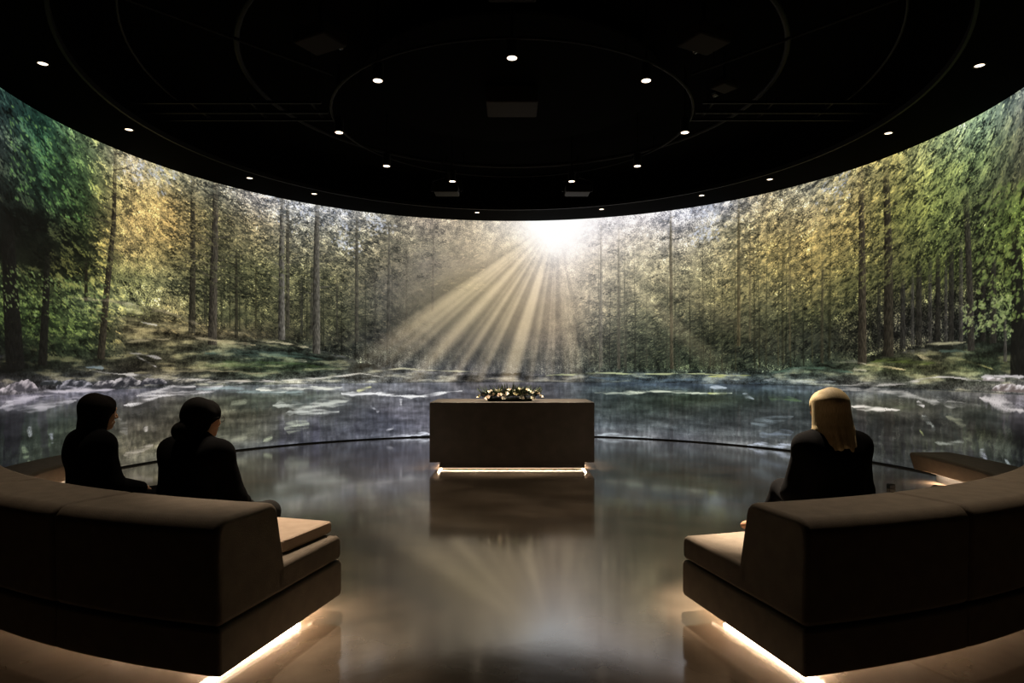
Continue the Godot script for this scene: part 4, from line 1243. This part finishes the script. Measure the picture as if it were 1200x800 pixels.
func build_flowers() -> void:
	var r := RandomNumberGenerator.new()
	r.seed = 77
	var t := thing("flower_spray", "long low spray of cream roses and dark leaves lying on the plinth", "flowers", Vector3(-0.03, 0.902, -1.38))
	var g := Geo.new()
	rounded_box(g, Vector3(0.62, 0.05, 0.20), 0.024, 3, Transform3D(Basis(), Vector3(0, 0.025, 0)))
	part("moss_bed", g.done(), M.moss, t)
	var shapes := [leaf_mesh(0.15, 0.035, 0.04), leaf_mesh(0.12, 0.05, 0.01), leaf_mesh(0.19, 0.022, 0.05)]
	for k in 190:
		var a := r.randf() * TAU
		var x := r.randf_range(-0.36, 0.36)
		var l := part("leaf", shapes[r.randi() % 3], M.leaf if r.randf() < 0.7 else M.leaf_light, t)
		var lift := 0.12 + r.randf_range(0.0, 1.0) * (1.0 - absf(x) * 1.4)
		var heading := -signf(x) * PI * 0.5 + r.randf_range(-0.8, 0.8) if absf(x) > 0.27 else a
		l.transform = Transform3D(Basis(Vector3.UP, heading) * Basis(Vector3.RIGHT, lift), Vector3(x * 0.95, r.randf_range(0.04, 0.10), r.randf_range(-0.08, 0.08)))
	var outer := petal_mesh(0.026, 0.040, 0.030)
	var inner := petal_mesh(0.018, 0.036, 0.008)
	var bud := lathe_mesh([Vector2(0.0, 0.034), Vector2(0.007, 0.032), Vector2(0.012, 0.022), Vector2(0.011, 0.008), Vector2(0.0, 0.0)], 10)
	var spots := [[-0.36, 0.075, 0.03], [-0.27, 0.11, 0.05], [-0.23, 0.075, 0.10], [-0.15, 0.12, 0.02], [-0.135, 0.07, 0.11], [-0.05, 0.085, 0.10], [0.0, 0.135, 0.02], [0.045, 0.125, -0.04], [0.085, 0.085, 0.10], [0.135, 0.14, 0.03], [0.20, 0.09, 0.09], [0.23, 0.135, 0.03], [0.30, 0.10, 0.06], [0.37, 0.10, 0.04], [0.42, 0.055, 0.05], [-0.42, 0.05, 0.06], [-0.30, 0.035, 0.12], [-0.08, 0.03, 0.13], [0.16, 0.035, 0.13], [0.31, 0.03, 0.12], [-0.19, 0.12, -0.07], [0.10, 0.13, -0.09], [0.27, 0.11, -0.07], [-0.32, 0.09, -0.06]]
	for q in spots:
		var mat: Material = [M.petal, M.petal_peach, M.petal_yellow, M.petal][r.randi() % 4]
		var rose := part("rose", bud, mat, t)
		var up := Vector3(q[0] * 0.8, 0.5, q[2] * 2.4 + 0.1).normalized()
		var side := up.cross(Vector3.BACK).normalized()
		rose.transform = Transform3D(Basis(side, up, side.cross(up)).orthonormalized().scaled(Vector3.ONE * r.randf_range(0.75, 1.0)), Vector3(q[0], q[1] + 0.004, q[2]))
		for k in 5:
			part("petal", inner, mat, rose).transform = Transform3D(Basis(Vector3.UP, TAU * k / 5.0), Basis(Vector3.UP, TAU * k / 5.0) * Vector3(0, 0, 0.012))
		for k in 6:
			part("petal", outer, mat, rose).transform = Transform3D(Basis(Vector3.UP, TAU * (k + 0.4) / 6.0) * Basis(Vector3.RIGHT, 0.35), Basis(Vector3.UP, TAU * (k + 0.4) / 6.0) * Vector3(0, -0.004, 0.02))
	for k in 26:
		var x := r.randf_range(-0.38, 0.38)
		var p := Vector3(x, 0.0, r.randf_range(-0.06, 0.1))
		part("stem", tube_mesh([p + Vector3(0, 0.03, 0), p + Vector3(x * 0.1, r.randf_range(0.09, 0.17), r.randf_range(-0.02, 0.04))], 0.003, 0.0015, 5), M.leaf, t)

# ------------------------------------------------------------------ people: smooth surfaces over a skeleton
class Field:
	var lo: Vector3
	var cell: float
	var nx: int
	var ny: int
	var nz: int
	var d := PackedFloat32Array()

	func _init(from: Vector3, to: Vector3, step: float) -> void:
		lo = from
		cell = step
		nx = int((to.x - from.x) / step) + 2
		ny = int((to.y - from.y) / step) + 2
		nz = int((to.z - from.z) / step) + 2
		d.resize(nx * ny * nz)
		d.fill(9.0)

	func bone(a: Vector3, b: Vector3, ra: float, rb: float, k := 0.03, cut := false, squash := Vector3.ONE) -> void:
		# a tapered capsule joined to (or, with cut, taken from) what is there; squash flattens it along an axis
		var big := maxf(ra, rb) * maxf(squash.x, maxf(squash.y, squash.z)) + k + cell * 2.5
		var p0 := (a.min(b) - Vector3.ONE * big - lo) / cell
		var p1 := (a.max(b) + Vector3.ONE * big - lo) / cell
		var mid := (a + b) * 0.5
		var sa := mid + (a - mid) / squash
		var sb := mid + (b - mid) / squash
		var ab := sb - sa
		var len2 := maxf(ab.length_squared(), 1e-9)
		var scale_ := minf(squash.x, minf(squash.y, squash.z))
		for z in range(maxi(0, int(p0.z)), mini(nz, int(p1.z) + 2)):
			for y in range(maxi(0, int(p0.y)), mini(ny, int(p1.y) + 2)):
				var row := (z * ny + y) * nx
				for x in range(maxi(0, int(p0.x)), mini(nx, int(p1.x) + 2)):
					var p := lo + Vector3(x, y, z) * cell
					p = mid + (p - mid) / squash
					var t := clampf((p - sa).dot(ab) / len2, 0.0, 1.0)
					var e := (p.distance_to(sa + ab * t) - lerpf(ra, rb, t)) * scale_
					var o := d[row + x]
					if cut:
						var h := maxf(k - absf(o + e), 0.0) / k
						d[row + x] = maxf(o, -e) + h * h * k * 0.25
					else:
						var h := maxf(k - absf(o - e), 0.0) / k
						d[row + x] = minf(o, e) - h * h * k * 0.25

	func net(g: Geo) -> void:
		var cells := {}
		var at := [0, 1, nx, nx + 1, nx * ny, nx * ny + 1, nx * ny + nx, nx * ny + nx + 1]
		var edges := [[0, 1], [2, 3], [4, 5], [6, 7], [0, 2], [1, 3], [4, 6], [5, 7], [0, 4], [1, 5], [2, 6], [3, 7]]
		var near := cell * 2.2
		for z in nz - 1:
			for y in ny - 1:
				var row := (z * ny + y) * nx
				for x in nx - 1:
					var k := row + x
					if absf(d[k]) > near:
						continue
					var inside := 0
					for o in at:
						if d[k + o] < 0.0:
							inside += 1
					if inside == 0 or inside == 8:
						continue
					var sum := Vector3.ZERO
					var count := 0
					for e in edges:
						var a: float = d[k + at[e[0]]]
						var b: float = d[k + at[e[1]]]
						if (a < 0.0) != (b < 0.0):
							var t := a / (a - b)
							var pa := Vector3(e[0] & 1, (e[0] >> 1) & 1, e[0] >> 2)
							var pb := Vector3(e[1] & 1, (e[1] >> 1) & 1, e[1] >> 2)
							sum += pa.lerp(pb, t)
							count += 1
					var n := Vector3(d[k + 1] - d[k], d[k + nx] - d[k], d[k + nx * ny] - d[k])
					n += Vector3(d[k + at[7]] - d[k + at[6]], d[k + at[7]] - d[k + at[5]], d[k + at[7]] - d[k + at[3]])
					cells[k] = g.vert(lo + (Vector3(x, y, z) + sum / count) * cell, n.normalized())
		for k in cells:
			for axis in 3:
				var step: int = [1, nx, nx * ny][axis]
				if (d[k] < 0.0) == (d[k + step] < 0.0):
					continue
				var u: int = [nx, nx * ny, 1][axis]
				var v: int = [nx * ny, 1, nx][axis]
				if cells.has(k - u) and cells.has(k - v) and cells.has(k - u - v):
					g.quad(cells[k], cells[k - u], cells[k - u - v], cells[k - v])

func hand(g: Geo, wrist: Vector3, dir: Vector3, palm_up: Vector3, out: Vector3) -> void:
	# palm, four unequal bent fingers and a thumb from the side of the palm, resting slightly curled
	var f := Field.new(wrist - Vector3.ONE * 0.16, wrist + Vector3.ONE * 0.16, 0.0045)
	var down := -palm_up
	var knuckle := wrist + dir * 0.085
	f.bone(wrist, wrist + dir * 0.03, 0.023, 0.024, 0.01)
	f.bone(wrist + dir * 0.03 + out * 0.018, knuckle + out * 0.026, 0.017, 0.014, 0.012)
	f.bone(wrist + dir * 0.03 - out * 0.015, knuckle - out * 0.024, 0.017, 0.013, 0.012)
	var long := [0.068, 0.078, 0.072, 0.056]
	for k in 4:
		var o := knuckle + out * (0.030 - 0.019 * k)
		var l: float = long[k]
		var a := o + dir * l * 0.42 + down * 0.004
		var b := a + (dir * 0.75 + down * 0.5).normalized() * l * 0.33
		var c := b + (dir * 0.45 + down * 0.8).normalized() * l * 0.25
		f.bone(o, a, 0.0095, 0.0088, 0.004)
		f.bone(a, b, 0.0088, 0.0080, 0.003)
		f.bone(b, c, 0.0080, 0.0068, 0.003)
	var th := wrist + dir * 0.028 + out * 0.026
	var t1 := th + (dir * 0.6 + out * 0.65).normalized() * 0.038
	var t2 := t1 + (dir * 0.9 + out * 0.15 + down * 0.2).normalized() * 0.030
	f.bone(th, t1, 0.0125, 0.0105, 0.008)
	f.bone(t1, t2, 0.0105, 0.0085, 0.003)
	f.net(g)

func face(g: Geo, c: Vector3, b: Basis) -> void:
	# head: c is the middle of the skull, b its turn (forward is -Z)
	var f := Field.new(c - Vector3(0.13, 0.20, 0.14), c + Vector3(0.13, 0.13, 0.14), 0.0045)
	var q := func(x: float, y: float, z: float) -> Vector3: return c + b * Vector3(x, y, z)
	f.bone(q.call(0, 0.025, 0.025), q.call(0, 0.02, -0.02), 0.080, 0.074, 0.02)
	f.bone(q.call(0, -0.03, -0.03), q.call(0, -0.075, -0.045), 0.062, 0.040, 0.03)
	f.bone(q.call(-0.035, -0.055, -0.02), q.call(-0.012, -0.09, -0.055), 0.030, 0.016, 0.025)
	f.bone(q.call(0.035, -0.055, -0.02), q.call(0.012, -0.09, -0.055), 0.030, 0.016, 0.025)
	f.bone(q.call(0, -0.092, -0.062), q.call(0, -0.094, -0.064), 0.014, 0.014, 0.015)
	f.bone(q.call(-0.03, 0.012, -0.078), q.call(0.03, 0.012, -0.078), 0.012, 0.012, 0.014)
	f.bone(q.call(0, 0.0, -0.088), q.call(0, -0.035, -0.104), 0.007, 0.011, 0.010)
	f.bone(q.call(-0.009, -0.040, -0.094), q.call(0.009, -0.040, -0.094), 0.008, 0.008, 0.006)
	f.bone(q.call(-0.018, -0.064, -0.084), q.call(0.018, -0.064, -0.084), 0.006, 0.006, 0.006)
	f.bone(q.call(-0.016, -0.073, -0.083), q.call(0.016, -0.073, -0.083), 0.0065, 0.0065, 0.005)
	for s in [-1.0, 1.0]:
		f.bone(q.call(s * 0.031, -0.003, -0.092), q.call(s * 0.034, -0.003, -0.092), 0.011, 0.011, 0.010, true)
		f.bone(q.call(s * 0.046, -0.030, -0.052), q.call(s * 0.040, -0.036, -0.06), 0.022, 0.018, 0.02)
		f.bone(q.call(s * 0.077, 0.008, 0.008), q.call(s * 0.075, -0.032, 0.002), 0.013, 0.009, 0.006)
	f.bone(q.call(0, -0.05, 0.025), c + Vector3(0, -0.19, 0.03), 0.056, 0.056, 0.03)
	f.net(g)

func person(called_label: String, hip: Vector3, turn: float, pose: Dictionary) -> Node3D:
	# seated figure; local axes: x to the sitter's right is +X, forward is -Z, y measured from the floor
	var t := thing("person", called_label, "person", Vector3(hip.x, 0, hip.z), turn, "seated people")
	var seat: float = pose.seat
	var u: float = pose.scale
	var lean: float = pose.lean
	var at := func(x: float, y: float, z: float) -> Vector3: return Vector3(x, seat + y * u, z - lean * y)
	var pelvis: Vector3 = at.call(0, 0.10, 0.0)
	var waist: Vector3 = at.call(0, 0.26, 0.015)
	var chest: Vector3 = at.call(0, 0.42, 0.02)
	var neck: Vector3 = at.call(0, 0.565, 0.015)
	var skull: Vector3 = at.call(0, 0.715, -0.015)
	var look: Basis = Basis(Vector3.UP, pose.look) * Basis(Vector3.RIGHT, pose.nod)
	var lo := Vector3(-0.42, -0.02, -0.95)
	var hi := Vector3(0.42, 1.15, 0.30)
	var w: float = pose.width
	var body := Field.new(lo, hi, 0.014)
	var coat := Field.new(lo, hi, 0.012)
	var legs := Field.new(lo, hi, 0.012)
	var arms := []
	for s in [-1.0, 1.0]:
		var sh: Vector3 = at.call(s * 0.155 * w, 0.505, 0.02)
		var el: Vector3 = at.call(s * 0.215 * w, 0.235, -0.03)
		var wr: Vector3 = at.call(s * 0.085, 0.165, -0.27)
		arms.append([sh, el, wr])
		body.bone(chest + Vector3(s * 0.06, 0, 0), sh, 0.06, 0.045, 0.04)
		body.bone(sh, el, 0.046, 0.038, 0.03)
		body.bone(el, wr, 0.037, 0.025, 0.02)
		coat.bone(chest + Vector3(s * 0.08 * w, 0.0, 0.0), sh, 0.098, 0.060, 0.06)
		coat.bone(sh, el, 0.064 * w, 0.058 * w, 0.045)
		coat.bone(el, el.lerp(wr, 0.93), 0.056 * w, 0.040, 0.035)
		coat.bone(at.call(s * 0.085 * w, 0.09, 0.0), at.call(s * 0.075 * w, 0.36, 0.02), 0.105, 0.100, 0.06)
		coat.bone(sh, at.call(s * 0.03, 0.585, 0.02), 0.060, 0.052, 0.05)
	body.bone(pelvis, waist, 0.12, 0.10, 0.05)
	body.bone(waist, chest, 0.09, 0.09, 0.04)
	body.bone(chest, neck, 0.08, 0.042, 0.04)
	body.bone(neck, at.call(0, 0.64, 0.0), 0.044, 0.046, 0.02)
	coat.bone(pelvis + Vector3(0, -0.03, 0), chest, 0.115, 0.115, 0.05)
	coat.bone(at.call(-0.09 * w, 0.45, 0.035), at.call(0.09 * w, 0.45, 0.035), 0.098, 0.098, 0.06)
	coat.bone(at.call(-0.05, 0.53, 0.03), at.call(0.05, 0.53, 0.03), 0.066, 0.066, 0.05)
	coat.bone(at.call(-0.035, 0.575, 0.015), at.call(0.035, 0.575, 0.015), 0.048, 0.048, 0.03)
	for k in 2:
		var s := -1.0 if k == 0 else 1.0
		var j: Array = pose.legs[k]       # hip offset, knee, ankle, toe in local metres
		var h := Vector3(s * 0.085, seat + 0.085, -0.02)
		body.bone(h, j[0], 0.072, 0.050, 0.03)
		body.bone(j[0], j[1], 0.048, 0.034, 0.02)
		body.bone(j[1], j[2], 0.034, 0.026, 0.02)
		legs.bone(h, j[0], 0.090, 0.066, 0.03)
		legs.bone(j[0], j[0].lerp(j[1], pose.trouser), 0.064, 0.052, 0.025)
		var shoe := Field.new(j[1].min(j[2]) - Vector3.ONE * 0.09, j[1].max(j[2]) + Vector3.ONE * 0.09, 0.006)
		var mid: Vector3 = j[1].lerp(j[2], 0.45)
		shoe.bone(j[1] + Vector3(0, -0.02, 0.0), mid, 0.036, 0.036, 0.02)
		shoe.bone(mid, j[2], 0.036, 0.017 if pose.pointed else 0.028, 0.02)
		var sg := Geo.new()
		shoe.net(sg)
		part("shoe", sg.done(), pose.shoe, t)
	legs.bone(pelvis + Vector3(-0.06, -0.01, 0), pelvis + Vector3(0.06, -0.01, 0), 0.112, 0.112, 0.04)
	var bg := Geo.new()
	body.net(bg)
	face(bg, skull, look)
	for a in arms:
		var dir: Vector3 = (a[2] - a[1]).normalized()
		var inward := Vector3(-signf(a[0].x), 0, 0)
		hand(bg, a[2], (dir + inward * 0.35 + Vector3(0, -0.15, 0)).normalized(), Vector3.UP, inward)
	part("body", bg.done(), M.skin, t)
	var cg := Geo.new()
	coat.net(cg)
	part("jacket", cg.done(), pose.coat, t)
	var lg := Geo.new()
	legs.net(lg)
	part("trousers", lg.done(), pose.trousers, t)
	for s in [-1.0, 1.0]:
		var eye := Geo.new()
		lathe(eye, [Vector2(0, 0.011), Vector2(0.008, 0.0078), Vector2(0.011, 0), Vector2(0.008, -0.0078), Vector2(0, -0.011)], 10, Transform3D(Basis(), skull + look * Vector3(s * 0.031, -0.003, -0.078)))
		part("eye", eye.done(), M.eye, t)
	var hf := Field.new(skull - Vector3(0.18, 0.30, 0.18), skull + Vector3(0.18, 0.15, 0.20), 0.006)
	var q := func(x: float, y: float, z: float) -> Vector3: return skull + look * Vector3(x, y, z)
	match pose.hair:
		"long":      # smooth dark hair falling behind the shoulders
			hf.bone(q.call(0, 0.028, 0.03), q.call(0, 0.022, -0.018), 0.092, 0.084, 0.02)
			for x in [-0.058, -0.02, 0.02, 0.058]:
				hf.bone(q.call(x, 0.03, 0.035), q.call(x * 1.12, -0.19, 0.085 - absf(x) * 0.4), 0.056, 0.042, 0.035)
			for s in [-1.0, 1.0]:
				hf.bone(q.call(s * 0.066, 0.03, -0.01), q.call(s * 0.078, -0.17, 0.02), 0.030, 0.028, 0.03)
			hf.bone(q.call(0, -0.005, -0.115), q.call(0, -0.13, -0.10), 0.072, 0.060, 0.012, true)
		"bun":       # drawn back into a low knot
			hf.bone(q.call(0, 0.028, 0.03), q.call(0, 0.022, -0.018), 0.089, 0.082, 0.02)
			hf.bone(q.call(0, -0.01, 0.05), q.call(0, -0.06, 0.065), 0.072, 0.050, 0.03)
			hf.bone(q.call(-0.015, -0.075, 0.112), q.call(0.015, -0.075, 0.112), 0.054, 0.054, 0.010)
			for s in [-1.0, 1.0]:
				hf.bone(q.call(s * 0.06, 0.02, 0.0), q.call(s * 0.066, -0.05, 0.03), 0.032, 0.026, 0.02)
			hf.bone(q.call(0, -0.015, -0.125), q.call(0, -0.13, -0.11), 0.070, 0.062, 0.012, true)
		"straight":  # straight fair hair over the collar to the shoulders
			hf.bone(q.call(0, 0.028, 0.03), q.call(0, 0.022, -0.018), 0.094, 0.086, 0.02)
			for k in 11:
				var a := lerpf(-1.75, 1.75, k / 10.0)
				var o := Vector3(sin(a) * 0.066, 0.02, cos(a) * 0.055 + 0.02)
				hf.bone(q.call(o.x, 0.04, o.z), q.call(o.x * 1.35, -0.12, o.z * 1.15 + 0.018), 0.036, 0.030, 0.014)
				hf.bone(q.call(o.x * 1.35, -0.12, o.z * 1.15 + 0.018), q.call(o.x * 1.45, -0.225 + 0.014 * (k % 3), o.z * 1.2 + 0.058), 0.030, 0.018, 0.012)
			hf.bone(q.call(0, -0.005, -0.120), q.call(0, -0.13, -0.11), 0.072, 0.058, 0.012, true)
	var hg := Geo.new()
	hf.net(hg)
	part("hair", hg.done(), pose.hair_mat, t)
	if pose.has("glasses"):
		var gl := Geo.new()
		for s in [-1.0, 1.0]:
			var ring := []
			for k in 13:
				ring.append(q.call(s * 0.033 + cos(TAU * k / 12.0) * 0.023, -0.006 + sin(TAU * k / 12.0) * 0.018, -0.101))
			tube(gl, ring, 0.0015, 0.0015, 5, false)
			tube(gl, [q.call(s * 0.056, 0.0, -0.099), q.call(s * 0.084, 0.004, -0.04), q.call(s * 0.088, 0.0, 0.01)], 0.0016, 0.0016, 5)
		tube(gl, [q.call(-0.010, -0.004, -0.103), q.call(0.010, -0.004, -0.103)], 0.0015, 0.0015, 5)
		part("glasses", gl.done(), M.black, t)
	return t

func build_people() -> void:
	var flat_legs := [[Vector3(-0.10, 0.475, -0.46), Vector3(-0.11, 0.10, -0.46), Vector3(-0.12, 0.032, -0.64)], [Vector3(0.10, 0.475, -0.46), Vector3(0.11, 0.10, -0.44), Vector3(0.12, 0.032, -0.62)]]
	person("person with long dark hair in black seen in profile, left of the bun-haired person", Vector3(-2.65, 0, 3.62), deg_to_rad(-35.0), {"seat": 0.425, "scale": 0.92, "lean": 0.05, "look": deg_to_rad(-2.0), "nod": -0.04, "width": 1.02, "legs": flat_legs, "trouser": 0.92, "pointed": false, "shoe": M.shoe_black, "coat": M.dark_cloth, "trousers": M.dark_cloth, "hair": "long", "hair_mat": M.dark_hair})
	person("person with dark hair in a low bun and black jacket beside the beige cushion", Vector3(-1.77, 0, 4.08), deg_to_rad(-23.0), {"seat": 0.425, "scale": 0.915, "lean": 0.05, "look": deg_to_rad(-8.0), "nod": -0.05, "width": 1.14, "legs": flat_legs, "trouser": 0.92, "pointed": false, "shoe": M.shoe_black, "coat": M.dark_cloth, "trousers": M.brown_cloth, "hair": "bun", "hair_mat": M.black_hair, "glasses": true})
	var crossed := [[Vector3(-0.06, 0.60, -0.42), Vector3(-0.13, 0.38, -0.50), Vector3(-0.19, 0.325, -0.66)], [Vector3(0.08, 0.475, -0.46), Vector3(0.06, 0.10, -0.46), Vector3(0.06, 0.032, -0.64)]]
	person("person with straight blonde hair and black top sitting cross-legged on the right bench", Vector3(1.80, 0, 4.05), deg_to_rad(7.0), {"seat": 0.425, "scale": 0.985, "lean": 0.03, "look": deg_to_rad(4.0), "nod": -0.02, "width": 1.0, "legs": crossed, "trouser": 0.8, "pointed": true, "shoe": M.shoe_tan, "coat": M.dark_cloth, "trousers": M.dark_cloth, "hair": "straight", "hair_mat": M.blonde})

# ------------------------------------------------------------------ the scene
const STRIP_GLOW := 1.3
const STRIP_LAMP := 0.22
const SCREEN_GLOW := 1.0
const RING_LIGHT := 2.6
const RIM_LIGHT := 0.7
const BENCH_LIGHT := 24.0
const BACK_LIGHT := 5.0
const FLOOR_ROUGH := Vector2(0.06, 0.17)
const FLOOR_SPEC := 0.70

func _ready() -> void:
	var cam := Camera3D.new()
	cam.name = "camera"
	add_child(cam)
	cam.position = Vector3(0, EYE, 7.75)
	cam.near = 0.05
	cam.far = 60.0
	cam.projection = Camera3D.PROJECTION_FRUSTUM
	# 770 px focal length on the 1200 x 800 frame, horizon 31 px below the middle
	cam.size = cam.near * 800.0 / 770.0
	cam.frustum_offset = Vector2(0, cam.near * 31.0 / 770.0)
	cam.current = true
	var we := WorldEnvironment.new()
	we.name = "world_environment"
	var env := Environment.new()
	env.background_mode = Environment.BG_COLOR
	env.background_color = Color.BLACK
	env.ambient_light_source = Environment.AMBIENT_SOURCE_DISABLED
	env.tonemap_mode = Environment.TONE_MAPPER_LINEAR
	env.tonemap_exposure = 1.0
	env.sdfgi_enabled = true
	env.ssao_enabled = true
	env.ssil_enabled = true
	we.environment = env
	add_child(we)
	make_materials()
	build_shell()
	build_screen()
	build_overhead()
	build_seats()
	build_plinth()
	build_flowers()
	build_people()
